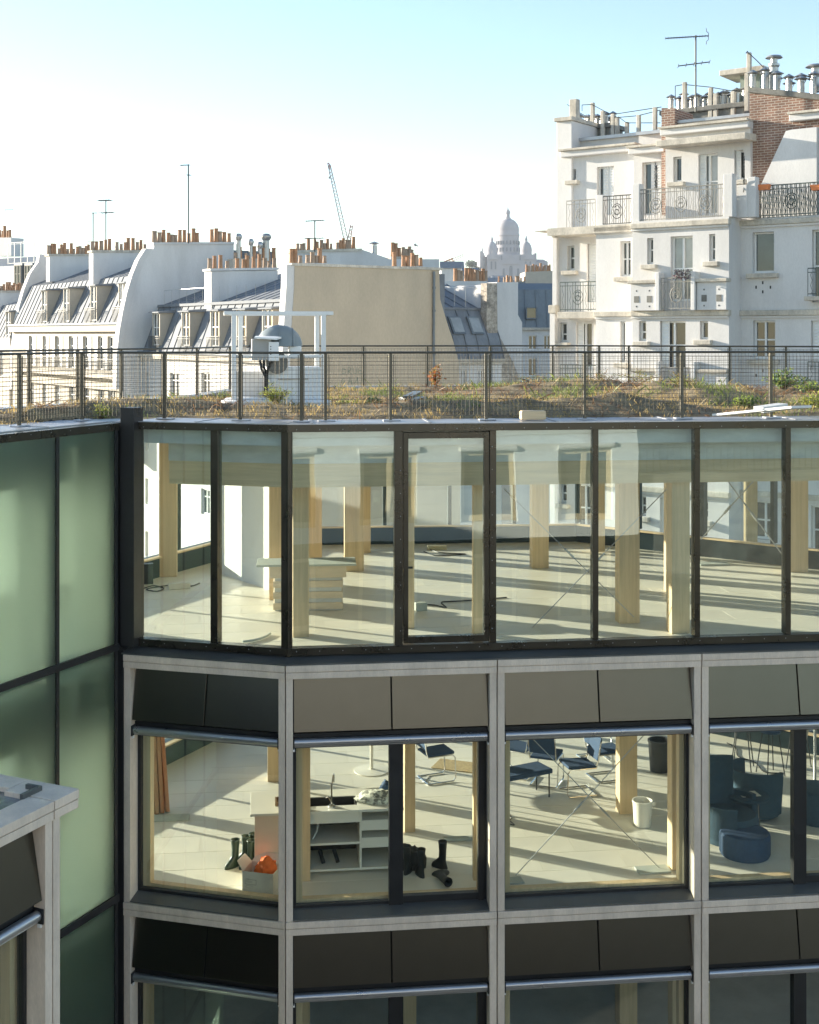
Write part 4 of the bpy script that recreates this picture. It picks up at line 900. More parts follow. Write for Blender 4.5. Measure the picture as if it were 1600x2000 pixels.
# balcony piers and railings of the terrace
for x0, x1, n, h in ((1164, 1178, -1.0, 1.12), (1234, 1249, -0.05, 1.3), (1413, 1431, 0.0, 1.4), (1432, 1459, -0.45, 1.05), (1459, 1476, -0.5, 1.3)):
    a, b = gx(x0, n, 400), gx(x1, n, 400)
    MB().box(G, a, b, n-0.35, n, zA_-0.02, zA_+h).build('terrace_pier', mt['render'], gb, bevel=0.02)
railing(gb, G, gx(1107, -1.2, 420), gx(1163, -1.2, 420), -1.2, zA_-0.04, zA_+1.02, 'ironl', 0.10, scroll=True)
railing(gb, G, gx(1178, -0.6, 420), gx(1233, -0.6, 420), -0.6, zA_-0.04, zA_+1.02, 'iron', 0.08, scroll=True)
railing(gb, G, gx(1249, -0.1, 400), gx(1412, -0.1, 400), -0.12, zA_-0.02, zA_+1.1, 'ironl', 0.075, scroll=True)
railing(gb, G, gx(1476, nR+0.1, 390), uR1, nR+0.05, zA_-0.02, zA_+1.05, 'irong', 0.05, scroll=True, r=0.012)
# spiked wrought-iron dividers
for x, n, zt in ((1281, -0.6, 316), (1453, -0.5, 298)):
    q = MB(); u, z1 = G.px(x, zt, n); z0 = zA_+1.1; c = G.p(u, n, 0); ax = G.n*0.9 + G.u*0.3
    f = lambda a, z: Vector((c.x, c.y, 0)) + ax*a + Vector((0,0,z))
    h = z1 - z0
    for k in range(3):
        zc = z0 + h*(0.2+0.28*k); rr = 0.26 - 0.05*k
        q.path([f(-0.25 + (rr*(1-t/22))*math.cos(t*0.55), zc + (rr*(1-t/22))*math.sin(t*0.55)) for t in range(20)], 0.014, 4)
    q.path([f(0.12 - 0.1*math.sin(t*0.8), z0 - 0.3 + (h+0.3)*t/10) for t in range(11)], 0.016, 4)
    for t in range(9):
        zc = z0 + h*t/9; q.tube(f(0.1, zc), f(0.1 + 0.34, zc+0.06), 0.008, 4); q.tube(f(-0.3, zc), f(-0.62, zc+0.08), 0.008, 4)
    q.build('spiked_divider', mt['iron'], gb)
# left pillar chimney
a, b = gx(1087, -2.9, 300), gx(1117, -2.9, 300); zt = gz(1100, 240, -3.2)
MB().box(G, a, b, -5.0, -2.9, zA_, zt).build('pillar', mt['render'], gb, bevel=0.02); MB().box(G, a-.06, b+.06, -5.1, -2.8, zt, zt+0.16).build('pillar_cap', mt['stain'], gb, bevel=0.02)
MB().box(G, (a+b)/2, b-0.02, -3.6, -3.3, zt+0.16, zt+0.9).build('pillar_finial', mt['stain'], gb, bevel=0.03)
# low sooty chimney platform on the left with guy posts and cowls
def platform(x0, x1, ytop, ybot, n, depth, mat='darkstone'):
    a, b = gx(x0, n, 240), gx(x1, n, 240); zt, zb = gz((x0+x1)/2, ytop, n), gz((x0+x1)/2, ybot, n)
    o = MB().box(G, a, b, n-depth, n, zb-0.6, zt-0.18).build('chimney_platform', mt[mat], gb, bevel=0.03)
    MB().box(G, a-0.12, b+0.12, n-depth-0.1, n+0.14, zt-0.18, zt).build('platform_slab', mt['darkstone'], o, bevel=0.03)
    return o, a, b, zt
o1, a1, b1_, zt1 = platform(1119, 1190, 244, 270, -5.0, 1.2)
for i in range(11): cowl(o1, G.p(a1+0.15+(b1_-a1-0.3)*i/10, -5.3-(i % 3)*0.32, zt1), R.uniform(0.35, 0.55), 0.09)
o2, a2_, b2_, zt2_ = platform(1296, 1453, 208, 232, -4.6, 1.3)
for i in range(17): cowl(o2, G.p(a2_+0.2+(b2_-a2_-0.4)*i/16, -4.85-(i % 3)*0.36, zt2_), R.uniform(0.45, 0.75), 0.095)
for x, y0, y1, n in ((1122,200,240,-5.2),(1156,200,258,-4.9),(1176,216,262,-4.8),(1196,222,266,-4.8),(1204,228,268,-4.8),(1223,238,262,-4.6),(1246,224,262,-4.4),(1278,209,258,-4.4),(1336,160,206,-4.5),(1387,171,210,-4.5),(1397,182,212,-4.5),(1431,178,216,-4.5),(1462,102,150,-4.6),(1458,142,195,-4.4)):
    u, z1 = G.px(x, y0, n); z0 = G.px(x, y1, n)[1]
    MB().box(G, u-0.075, u+0.075, n-0.15, n, z0-0.4, z1).build('guard_post', mt['stain'], gb, bevel=0.02)
def wire(pts, n):
    q = MB()
    for i in range(len(pts)-1): q.tube(G.P(*pts[i], n), G.P(*pts[i+1], n), 0.018, 4)
    q.build('guard_wire', mt['iron'], gb)
wire([(1108,204),(1125,216),(1150,230)], -5.0); wire([(1137,217),(1137,205),(1156,204),(1194,224),(1204,228)], -4.9); wire([(1200,223),(1278,211),(1292,209)], -4.5); wire([(1200,230),(1246,226),(1290,215)], -4.5); wire([(1208,228),(1224,240),(1290,240)], -4.6)
wire([(1319,208),(1319,168),(1336,165),(1386,170),(1432,178),(1455,180)], -4.55); wire([(1464,105),(1478,118),(1500,140)], -4.6); wire([(1457,104),(1460,100),(1463,106)], -4.6)
# brick chimneys
def brickstack(poly, n, depth, name='brick_chimney'):
    return MB().prism(gpoly(G, poly, n), -G.n*depth).build(name, mt['brick'], gb)
brickstack([(1292,211),(1318,211),(1318,290),(1312,420),(1292,420)], -2.2, 1.6)
bs = brickstack([(1464,182),(1700,206),(1700,420),(1464,420)], -1.9, 3.0)
a, b, c, d = G.P(1460,180,-1.8), G.P(1702,206,-1.8), None, None
MB().hexa([a, b, b - G.n*3.3, a - G.n*3.3] + [v + Vector((0,0,0.2)) for v in (a, b, b - G.n*3.3, a - G.n*3.3)]).build('chimney_cap', mt['darkstone'], bs, bevel=0.03)
for i in range(30):
    t = i/29; p = a.lerp(b, t*0.98+0.01) - G.n*(0.4 + (i % 3)*0.8) + Vector((0,0,0.2)); cowl(bs, p, R.uniform(0.45, 0.8), R.uniform(0.085, 0.115), 1.1)
for x, y0, y1, r in ((1512, 176, 118, 0.15), (1593, 180, 136, 0.17)):
    p, t = G.P(x, y0, -3.2), G.P(x, y1+14, -3.2); q = MB().tube(p, t, r, 12); q.lathe(t, [(r,0),(r*1.3,0.05),(r*1.3,0.12),(r*0.8,0.15),(r*0.8,0.3),(r*2,0.33),(r*1.6,0.40)], 12); q.build('flue', mt['galv'], bs, smooth=True)
# small shelter on the roof
a, b = gx(1416, -5.2, 150), gx(1482, -5.2, 150); z1, z0 = gz(1450, 146, -5.2), gz(1450, 208, -5.2)
MB().box(G, a-0.1, b+0.3, -6.6, -4.9, z1, z1+0.2).build('shelter_roof', mt['stain'], gb, bevel=0.02); MB().box(G, a+0.55, b, -6.3, -5.3, z0-1, z1).build('shelter', M('grey_green_render', (0.22,0.26,0.22), 0.8, var=0.2), gb)
# slanted white cheek wall to the right of the big chimney
MB().prism(gpoly(G, [(1540,258),(1552,255),(1600,250),(1600,430),(1490,430),(1490,366)], -1.75), G.n*0.25).build('cheek_wall', mt['render'], gb)
# planters on the railing
for x in (1489, 1604):
    u, z = G.px(x, 372, nR+0.12); pl = MB().hexa([G.p(u-0.26,nR+0.1,z), G.p(u+0.26,nR+0.1,z), G.p(u+0.26,nR+0.3,z), G.p(u-0.26,nR+0.3,z), G.p(u-0.3,nR+0.08,z+0.18), G.p(u+0.3,nR+0.08,z+0.18), G.p(u+0.3,nR+0.32,z+0.18), G.p(u-0.3,nR+0.32,z+0.18)]).build('planter', M('orange_plastic', (0.72,0.22,0.07), 0.5, var=0.1), bevel=0.01)
    tag(pl, 'orange trough planter hung on dark green terrace railing' if x < 1500 else 'second orange planter at right picture edge on dark green railing', 'planter', 'planters on the terrace railing')

# ------------------------------------------------------------------ antennas
def antenna(x, ytop, ybot, Y, label, yagi=(), r=0.045):
    p0, p1 = W(x, ybot, Y), W(x, ytop, Y); t = thing('antenna', label, 'antenna', p0 - Vector((0,0,0.3)), group='roof antennas')
    MB().tube(p0 - Vector((0,0,0.4)), p1, r, 6).build('mast', mt['iron'], t)
    for (xa, ya, xb, yb, els, sz) in yagi:
        a, b = W(xa, ya, Y), W(xb, yb, Y+0.3); q = MB().tube(a, b, r*0.7, 5)
        for i in range(els):
            c = a.lerp(b, i/max(1, els-1)); e = Vector((0.15, 1, 0.0)).normalized()*sz; q.tube(c - e, c + e, r*0.45, 4)
        q.build('yagi', mt['iron'], t)
    return t
t = antenna(1359, 69, 196, 44, 'tall antenna with long comb boom above the apartment block', [(1300,75,1383,70,16,0.14), (1325,129,1386,121,5,0.3)], 0.028)
q = MB(); 
for s_ in (-1, 1):
    q.path([W(1381 + (3 if k < 3 else -k*0.3), 71 + s_*k*3.2, 44.3) for k in range(6)], 0.012, 4)
q.build('reflector', mt['iron'], t)
antenna(368, 322, 462, 76, 'plain thin antenna mast above the highest white party wall', [(353,323,370,322,3,0.2), (366,342,372,342,2,0.2)])
antenna(207, 391, 482, 86, 'taller of the paired antennas above the four dormer house', [(193,392,217,391,6,0.5), (197,416,222,415,6,0.4)])
antenna(182, 415, 484, 87, 'shorter of the paired antennas above the four dormer house', [(180,416,190,416,3,0.3), (175,472,186,472,2,0.4)])
antenna(615, 430, 480, 84, 'antenna with short boom among pots behind the tan gable', [(597,432,633,430,9,0.35), (596,466,632,465,5,0.4)])
antenna(12, 410, 466, 130, 'faint thin antenna at the left picture edge', [(8,410,27,409,5,0.5)], 0.03)
t = thing('lamp_post', 'slim rooftop lamp on bent pole right of the tan gable chimneys', 'lamp', W(816, 512, 100)); MB().path([W(816,515,100), W(816,482,100), W(815,479,100), W(811,478,100)], 0.05, 5).build('pole', mt['galv'], t); MB().tube(W(813,478,100), W(809,479,100), 0.12, 6).build('lamp_head', mt['galv'], t)
# ------------------------------------------------------------------ timber pavilion, lower left
PV = Fr((-3.09, 11.98), (0.42, 0.907))
pav = thing('timber_pavilion', 'pale timber framed pavilion corner with flat glass roof at lower left', 'building', (-4, 11, -20))
jt = -0.343
bay(PV, -3.1, jt, T3, 'fixed', root=pav); bay(PV, -3.1, jt, T3-3.29, 'fixed', root=pav)
# overhanging end of the roof ring
def ring(u0, u1, n0, n1):
    q = MB(); q.box(PV, u0, u1, n0, n1, T3-0.082, T3+0.0015); q.box(PV, u0+.004, u1-0.016, n0, n1-0.016, T3-0.092, T3-0.082); q.box(PV, u0, u1-0.006, n0, n1-0.004, T3-0.172, T3-0.092)
    q.build('roof_ring', mt['lightwood'], pav, bevel=0.004)
ring(jt+0.007, 0.0, -0.60, 0.0); ring(-0.26, 0.0, -3.6, -0.61)
for z0, z1 in ((T3-3.29, T3-0.173), (T3-6.6, T3-3.29-0.173)):
    MB().box(PV, jt+0.007, jt+0.10, -0.34, -0.022, z0, z1).build('post', mt['lightwood'], pav, bevel=0.004)
    MB().box(PV, jt-0.1, jt+0.09, -3.4, -0.342, z0, z1).build('side_wall', mt['panel'], pav)
MB().box(PV, jt+0.007, jt+0.12, -0.5, 0.0, T3-3.29-0.172, T3-3.29).build('beam', mt['lightwood'], pav, bevel=0.004)
mt['roofglass'] = M('mottled_dark_roof_glass', (0.05, 0.06, 0.065), 0.12, var=0.5, scale=3.0, bscale=6, fine=0.1, bump=0.5, col2=(0.20, 0.23, 0.25), contrast=1.6)  # colour mottled in dark and paler patches
MB().box(PV, -3.1, -0.262, -3.6, -0.305, T3-0.12, T3-0.045).build('roof_glass', mt['roofglass'], pav)
p = flo(61, 1552, T3); q = Fr((p.x, p.y), PV.u)
k = MB(); k.box(q, -0.13, 0.13, -0.02, 0.02, T3-0.04, T3+0.045); k.box(q, 0.09, 0.13, -0.15, -0.021, T3-0.04, T3+0.045); k.build('corner_bracket', mt['ledge'], pav, bevel=0.003)
MB().box(PV, -3.1, jt-0.1, -3.5, -0.5, T3-3.6, T3-3.25).build('floor_slab', mt['concrete'], pav)
MB().box(PV, -3.1, jt-0.12, -3.6, -3.45, -14, T3-0.13).build('back_wall', mt['concrete'], pav)
MB().box(PV, -0.95, -0.75, -0.75, -0.5, T3-3.2, T3-0.13).build('timber_column', mt['wood'], pav, bevel=0.006)

# ------------------------------------------------------------------ wing across the courtyard, seen mirrored in the glazing
cw_ = thing('courtyard_wing', 'sunlit white wing mirrored in the upper glazing, wood framed windows', 'building', (2, -10, -20))
CY = Fr((13.8, -8.0), (-0.995, -0.03))
mt['palewood'] = M('pale_birch', (0.66, 0.54, 0.36), 0.5, var=0.08)
hl = []
for k in range(7):
    u = 0.9 + 3.42*k
    for zt in (-3.95, -7.4, -10.7): hl.append((u, u+1.95, zt-2.4, zt))
wall(CY, 0, 26, -6.9, 1.4, 0, [h for h in hl if h[3] > -6], 0.30, thick=4).build('wall', mt['white'], cw_)
wall(CY, 0, 26, -20, -6.91, 0, [h for h in hl if h[3] < -6.9], 0.30, thick=4).build('reflection_darkening_base', mt['black'], cw_)  # black lower wall added so the lower panels mirror something dark
for a, b, c, d in hl:
    f = window(cw_, CY, a+.01, b-.01, c+.01, d-.01, -0.22, 2, None, frame='palewood', fw=0.14)
    if d > -5: MB().tube(CY.p(a-0.05, 0.06, d+0.1), CY.p(b+0.05, 0.06, d+0.1), 0.09, 10).build('roller_tube', mt['white'], cw_)
for z in (-3.45, -2.3, -1.0): MB().box(CY, 0, 26, 0.001, 0.008, z, z+0.03).build('cladding_joint', mt['stain'], cw_)
MB().box(CY, -16, -0.02, -6, -0.4, -20, -4.9).build('low_block', mt['darkstone'], cw_)
railing(cw_, CY, -16, -0.05, -0.6, -4.9, -3.9, 'fence', 0.25, r=0.015)
nbk = thing('courtyard_shade_block', 'unseen dark block added to shade the courtyard wing and darken the left glazing reflections', 'building', (-20, 3, -20))  # unseen block added to shade the wing's lower wall and darken reflections
MB().abox(-26, -14.5, -5, 10, -20, -1.6).build('wall', mt['darkstone'], nbk); MB().abox(-26.3, -14.2, -5.3, 10.3, -1.6, -1.35).build('roof_edge', mt['zincd'], nbk)

# ------------------------------------------------------------------ roof garden
def soilz(x, y):
    h = 0.05 + 0.035*noise.noise((x*1.3, y*1.3, 0.3)) + 0.03*noise.noise((x*4, y*4, 2.0))
    for px, Y, rx, ry, hh in BUMPS:
        cx = (px-HX)/F*Y; h += hh*math.exp(-((x-cx)/rx)**2 - ((y-Y)/ry)**2)*(1 + 0.35*noise.noise((x*2.1, y*2.1, 5.0)))
    P3 = Vector((x, y, 0)); dd = min(-(P3-FB.o).dot(FB.n), max(-(P3-FA.o).dot(FA.n), -(P3-LW.o).dot(LW.n)))
    k_ = min(1.0, max(0.0, (dd-0.84)/0.30)); k_ = k_*k_*(3-2*k_)
    return -1.19 + max(0.0, h)*k_
BUMPS = [(700, 18.5, 0.9, 0.5, 0.10), (840, 18.4, 0.8, 0.45, 0.12), (980, 18.5, 0.8, 0.5, 0.12), (1130, 18.7, 1.0, 0.55, 0.16), (1260, 18.9, 0.8, 0.5, 0.14), (1090, 23.0, 1.8, 0.9, 0.24), (1290, 21.5, 1.2, 0.8, 0.26), (1370, 20.4, 0.8, 0.7, 0.20), (1200, 24.0, 1.5, 0.8, 0.20), (1540, 22, 1.6, 1.0, 0.22), (860, 24.6, 1.6, 0.6, 0.12), (480, 18.8, 0.9, 0.4, 0.10), (330, 18.9, 0.8, 0.4, 0.13), (190, 18.6, 0.8, 0.6, 0.15), (60, 16.6, 0.7, 0.7, 0.14), (1620, 20, 1.0, 1.0, 0.18), (120, 17.6, 0.6, 0.6, 0.12)]
soilp = [xy(LW.p(-5.2, -0.8, 0)), icorner(-0.8), xy(FA.p(LA-0.16, -0.8, 0)), xy(FB.p(BAY*4, -0.8, 0)), (10.6, 24.2), (3.4, 26.85), (-2.6, 26.4), (-3.4, 23.8), xy(b0 + Vector((0.1, 0.3)))]
vs, fs, ix = [], [], {}
st = 0.11
nx, ny = int(20/st), int(14.5/st)
for j in range(ny):
    for i in range(nx):
        x, y = -9 + i*st, 13 + j*st
        if inside((x, y), soilp): ix[i, j] = len(vs); vs.append((x, y, soilz(x, y)))
for (i, j) in list(ix):
    if (i+1, j) in ix and (i, j+1) in ix and (i+1, j+1) in ix: fs.append((ix[i,j], ix[i+1,j], ix[i+1,j+1], ix[i,j+1]))
sm = MB(); sm.v = vs; sm.f = fs
so2 = sm.build('roof_soil', mt['soil'], None, smooth=True, fix=False); so2['kind'] = 'structure'
MB_ = MB()
# dry grass and litter: nobody could count it
gr = random.Random(11)
cols = {'straw': (0.42, 0.31, 0.13), 'green': (0.19, 0.23, 0.06), 'brown': (0.21, 0.12, 0.06)}
gm = {k: leafmat('grass_'+k, c, 0.35) for k, c in cols.items()}
blades = {k: MB() for k in cols}
pts = list(ix)
for t in range(24000):
    i, j = gr.choice(pts); x, y = -9 + (i+gr.random())*st, 13 + (j+gr.random())*st
    nz = noise.noise((x*0.9, y*0.9, 7.0)); 
    right = x > 2.5 or y > 20.5
    k = 'green' if nz > (0.18 if right else 0.32) else ('straw' if nz > -0.22 else 'brown')
    if k == 'brown' and gr.random() < 0.4: continue
    h = gr.uniform(0.03, 0.10) * (1.5 if k == 'green' and right else 1.0) * (1.8 if gr.random() < 0.06 else 1)
    z = soilz(x, y) - 0.01; a = gr.random()*6.283; lean = gr.uniform(0.2, 1.4)*h
    if k == 'brown': lean *= 2
    wv = Vector((math.cos(a+1.57), math.sin(a+1.57), 0))*gr.uniform(0.004, 0.009); p = Vector((x, y, z)); d = Vector((math.cos(a)*lean, math.sin(a)*lean, h))
    blades[k].add([p - wv, p + wv, p + d*0.6 + wv*0.7 + Vector((0,0,h*0.12)), p + d], [(0,1,2),(0,2,3)])
for k, b in blades.items():
    o = b.build({'straw': 'dry_grass', 'green': 'roof_weeds', 'brown': 'plant_litter'}[k], gm[k], fix=False, kind='stuff')
    tag(o, {'straw': 'straw coloured dry grass over the roof garden', 'green': 'low green weeds in the roof garden', 'brown': 'brown withered stems on the roof soil'}[k], 'grass' if k != 'brown' else 'litter')

def shrub(name, label, px, py, Y, h, w, n, cols, leaf=0.05, seed=1, feather=False):
    rr = random.Random(seed); x = (px-HX)/F*Y; base = Vector((x, Y, soilz(x, Y)-0.02)); t = thing(name, label, 'plant', base, group='roof garden plants')
    stems = MB(); lv = [MB() for _ in cols]; ns = max(4, n//22)
    for s_ in range(ns):
        a = rr.random()*6.283; rad = w*0.5*math.sqrt(rr.random()); tip = base + Vector((math.cos(a)*rad, math.sin(a)*rad*0.8, h*rr.uniform(0.55, 1.0)*(1 - 0.45*(rad/(w*0.5))**2)))
        mid = base.lerp(tip, 0.5) + Vector((math.cos(a), math.sin(a), 0))*-0.02 + Vector((0,0,0.03)); stems.path([base + Vector((math.cos(a), math.sin(a), 0))*0.02, mid, tip], 0.004, 3)
        for q_ in range(n//ns):
            u = rr.uniform(0.25, 1.0); p = (base.lerp(mid, u*2) if u < .5 else mid.lerp(tip, u*2-1)) + Vector((rr.gauss(0,1), rr.gauss(0,1), rr.gauss(0,.6)))*leaf*0.7
            d = Vector((rr.uniform(-1,1), rr.uniform(-1,1), rr.uniform(-.2,1.0))).normalized()*leaf*rr.uniform(.6,1.3)
            e = d.cross(Vector((rr.uniform(-1,1), rr.uniform(-1,1), rr.uniform(-1,1)))).normalized()*leaf*(0.10 if feather else 0.3)
            lv[rr.randrange(len(cols))].add([p, p + d*0.5 + e, p + d, p + d*0.5 - e], [(0,1,2,3)])
    stems.build('stem', gm['brown'], t, fix=False)
    for m_, c in zip(lv, cols): 
        if m_.f: m_.build('foliage', c, t, fix=False)
    return t
lc = {k: leafmat('leaf_'+k, c) for k, c in {'yellow': (0.46, 0.45, 0.10), 'lime': (0.28, 0.34, 0.07), 'green': (0.08, 0.14, 0.035), 'sage': (0.13, 0.20, 0.10), 'orange': (0.42, 0.14, 0.04), 'ochre': (0.30, 0.20, 0.06)}.items()}
shrub('fern_shrub', 'feathery yellow green plant in front of the roof fan', 540, 795, 19.0, 0.36, 0.46, 700, [lc['yellow'], lc['lime']], 0.06, 1, True)
shrub('fern_shrub', 'feathery yellow green plant behind the left corner fence', 196, 790, 17.9, 0.24, 0.40, 500, [lc['yellow'], lc['lime']], 0.05, 2, True)
shrub('cushion_plant', 'low green cushion plant near the third front fence post', 728, 800, 18.8, 0.17, 0.40, 500, [lc['green'], lc['sage']], 0.05, 3, True)
shrub('russet_shrub', 'upright orange leaved shrub by the tan gable', 851, 755, 24.4, 0.52, 0.26, 260, [lc['orange'], lc['ochre']], 0.06, 4)
shrub('leafy_weed', 'green weed clump left of the white planks', 1455, 790, 19.4, 0.2, 0.6, 300, [lc['lime'], lc['green']], 0.055, 5)
shrub('leafy_weed', 'tall green weed clump at right by the back fence', 1530, 770, 21.6, 0.34, 0.9, 520, [lc['lime'], lc['green'], lc['sage']], 0.06, 6)
shrub('leafy_weed', 'pale green weeds at the far right edge of the roof', 1590, 765, 21.0, 0.3, 0.7, 380, [lc['lime'], lc['sage']], 0.055, 7)
shrub('dry_weed', 'dry straw coloured weeds on the brown mound', 1330, 775, 21.0, 0.30, 0.8, 420, [lc['ochre'], lc['yellow'], lc['sage']], 0.05, 8, True)
shrub('dry_weed', 'dry weeds on the mound before the rubble wall', 1045, 752, 23.8, 0.28, 0.7, 320, [lc['ochre'], lc['sage']], 0.05, 9, True)
shrub('leafy_weed', 'small weed tuft between mound and tan gable', 1120, 785, 20.6, 0.16, 0.5, 220, [lc['lime'], lc['ochre']], 0.045, 10)
shrub('leafy_weed', 'yellowing weed tuft behind the white planks', 1590, 795, 18.8, 0.22, 0.5, 260, [lc['yellow'], lc['lime']], 0.05, 11)
shrub('dry_weed', 'straw tuft along the back fence right of centre', 1250, 760, 24.0, 0.32, 0.9, 360, [lc['ochre'], lc['lime']], 0.05, 12, True)
shrub('leafy_weed', 'low weeds right of the roof fan base', 690, 790, 20.5, 0.14, 0.7, 280, [lc['lime'], lc['yellow']], 0.04, 13)
shrub('dry_weed', 'grassy clump under the rightmost front fence post', 1510, 812, 18.2, 0.18, 0.4, 200, [lc['ochre'], lc['yellow']], 0.05, 14, True)
shrub('leafy_weed', 'grey green weeds on crest of the middle mound', 1180, 755, 23.2, 0.26, 0.8, 300, [lc['sage'], lc['ochre']], 0.05, 15, True)

# debris
wt = M('dusty_white_board', (0.62, 0.62, 0.60), 0.6, var=0.12, scale=4)
def plank(label, a, b, Ya, Yb, w, th, za=0.0, zb=0.0, mat=None, name='plank'):
    p, q = flo(a[0], a[1], -1.12 + za), flo(b[0], b[1], -1.12 + zb); d = (q-p).normalized(); s_ = d.cross(Vector((0,0,1))).normalized()*w/2; up = s_.cross(d).normalized()*th
    if up.z < 0: up = -up
    o = MB().hexa([p-s_, p+s_, q+s_, q-s_, p-s_+up, p+s_+up, q+s_+up, q-s_+up]).build(name, mat or wt, bevel=0.004); return tag(o, label, 'plank', 'boards left on the roof')
plank('long white plank tilted on the soil at right', (1410, 812), (1566, 797), 0, 0, 0.34, 0.03, 0.05, 0.22)
plank('short white box plank lying before the long plank', (1482, 806), (1530, 799), 0, 0, 0.22, 0.08, 0.06, 0.10)
plank('small white board near roof centre', (786, 782), (826, 780), 0, 0, 0.18, 0.05, 0.02, 0.02)
plank('grey board leaning on small white board', (796, 778), (816, 768), 0, 0, 0.16, 0.04, 0.09, 0.09, mt['ledge'])
b_ = flo(1043, 822, T0); q = Fr((b_.x, b_.y), FB.u); o = MB().box(q, -0.17, 0.17, -0.16, 0, T0+0.012, T0+0.135).build('wood_block', mt['woodh'], bevel=0.02); tag(o, 'pale wooden block on the roof coping', 'block')

# ------------------------------------------------------------------ fences
ZP0, ZP1 = -1.156, -0.25
def fence(name, label, pts, posts, z0=ZP0, z1=ZP1, sp=0.055, r=0.0028, feet=True, rail=0.016):
    root = thing(name, label, 'fence', (pts[0][0], pts[0][1], z0))
    V = [Vector((x, y, 0)) for x, y in pts]
    wires = MB()
    for i in range(len(V)-1):
        a, b = V[i], V[i+1]; L = (b-a).length; d = (b-a)/L
        MB().tube(a + Vector((0,0,z1)), b + Vector((0,0,z1)), rail, 8).build('top_rail', mt['fence'], root)
        n = int(L/sp)
        for k in range(n+1):
            p = a + d*(L*k/n); wires.tube(p + Vector((0,0,z0+0.06)), p + Vector((0,0,z1-0.05)), r, 3)
        m = int((z1-z0-0.12)/sp)
        for k in range(m+1):
            z = z0 + 0.06 + (z1-z0-0.12)*k/m; wires.tube(a + Vector((0,0,z)), b + Vector((0,0,z)), r*1.15, 3)
        for s_ in (0.35, ): pass
    wires.build('wire_mesh', mt['fence'], root, fix=False, kind='stuff')
    for p, d in posts:
        d = Vector((d[0], d[1], 0)).normalized(); nn = Vector((d.y, -d.x, 0)); f = Fr((p[0], p[1]), d)
        po = MB().box(f, -0.021, 0.021, -0.04, 0.0, z0, z1+0.004).build('post', mt['fence'], root, bevel=0.004)
        if feet: MB().box(f, -0.10, 0.13, -0.09, 0.05, T0+0.004, T0+0.022).build('foot_plate', mt['coping'], po, bevel=0.005)
        for s_ in (-0.04, 0.04): MB().box(f, s_-0.004, s_+0.004, -0.012, 0.0, z0+0.05, z1-0.03).build('panel_edge', mt['fence'], po)
    return root
nf = -0.52
pl = [xy(LW.p(-5.2, nf, 0)), xy(LW.p(-0.15, nf, 0)), xy(FA.p(LA + nf*MIT, nf, 0)), xy(FB.p(BAY*4, nf, 0))]
posts = []
for x in (40, 163): u = LW.px(x, 750, nf)[0]; posts.append((LW.p(u, nf, 0), LW.u))
for x in (320, 468, 588): u = FA.px(x, 750, nf)[0]; posts.append((FA.p(u, nf, 0), FA.u))
for x in (636, 763, 950, 1143, 1333, 1507, 1700): u = FB.px(x, 750, nf)[0]; posts.append((FB.p(u, nf, 0), FB.u))
fence('roof_fence', 'near bronze wire mesh fence along the front roof edge', pl, posts)
rl = [Vector((-5.95, 18.6)) - Vector((0.49, 0.87))*4, Vector((-3.75, 22.5)), Vector((-3.3, 26.2)), Vector((3.4, 26.8)), Vector((10.8, 24.0))]
posts = []
for x in (58, 153, 238, 387, 451, 710, 835, 958, 1080, 1170, 1228, 1325, 1425, 1535):
    best = None
    for i in range(4):
        f = Fr(rl[i], rl[i+1]-rl[i]); u, z = f.px(x, 700)
        if -0.01 <= u <= (rl[i+1]-rl[i]).length + 0.01: best = (f.p(u, 0, 0), f.u)
    if best: posts.append(best)
fence('roof_fence', 'far bronze wire mesh fence along the back roof edge', [xy(p) for p in rl], posts, feet=False, r=0.0028, sp=0.065)
MB_ = MB()
for i in range(4):
    f = Fr(rl[i], rl[i+1]-rl[i]); MB_.box(f, 0, (rl[i+1]-rl[i]).length, -0.18, 0.10, -1.19, -1.08)
    MB_.build('roof_kerb', mt['coping'], bld); MB_ = MB()

# ------------------------------------------------------------------ extractor fan in its white frame
YF = 20.0
fan = thing('roof_fan', 'grey domed extractor fan with motor box standing on white blocks', 'fan', W(545, 790, YF))
FF = Fr((W(545, 700, YF).x, YF), (0.98, 0.15)); fp = lambda x, y, n=0.0: FF.P(x, y, n)
def fbox(r, n0, n1, name, mat, root=fan, **k):
    a, b, c, d = FF.rect(r, n1); return MB().box(FF, a, b, n0, n1, c, d).build(name, mat, root, **k)
gm_ = M('grey_plastic', (0.19, 0.225, 0.24), 0.4, var=0.06, scale=3, fine=0.02)
q = MB(); c = fp(546, 676); rr = 0.36; k = 22; prof = []
q_v = []
for ring_ in range(9):                        # domed hood: half dome, drawn out along the plane
    ph = ring_/8*math.pi/2
    for i in range(k): 
        a = 2*math.pi*i/k; q_v.append(c + FF.u*rr*math.cos(ph)*math.cos(a) + FF.n*0.30*math.cos(ph)*math.sin(a) + Vector((0,0,rr*0.92*math.sin(ph))))
q.add(q_v, [(r_*k+i, r_*k+(i+1) % k, (r_+1)*k+(i+1) % k, (r_+1)*k+i) for r_ in range(8) for i in range(k)] + [tuple(range(k))[::-1]])
q.build('hood', gm_, fan, smooth=True)
q = MB()
for s_ in (-0.02, 0.20):
    q.path([c + FF.u*(s_ + 0.0) + FF.n*0.305*math.cos(t/10*math.pi/2)*math.sqrt(max(0,1-(s_/rr)**2)) + Vector((0,0,0.005 + rr*0.92*math.sin(t/10*math.pi/2)*math.sqrt(max(0,1-(s_/rr)**2)))) for t in range(11)], 0.010, 4)
q.build('hood_ribs', gm_, fan)
fbox((566, 676, 589, 700), -0.2, 0.2, 'outlet', mt['white'], bevel=0.01)
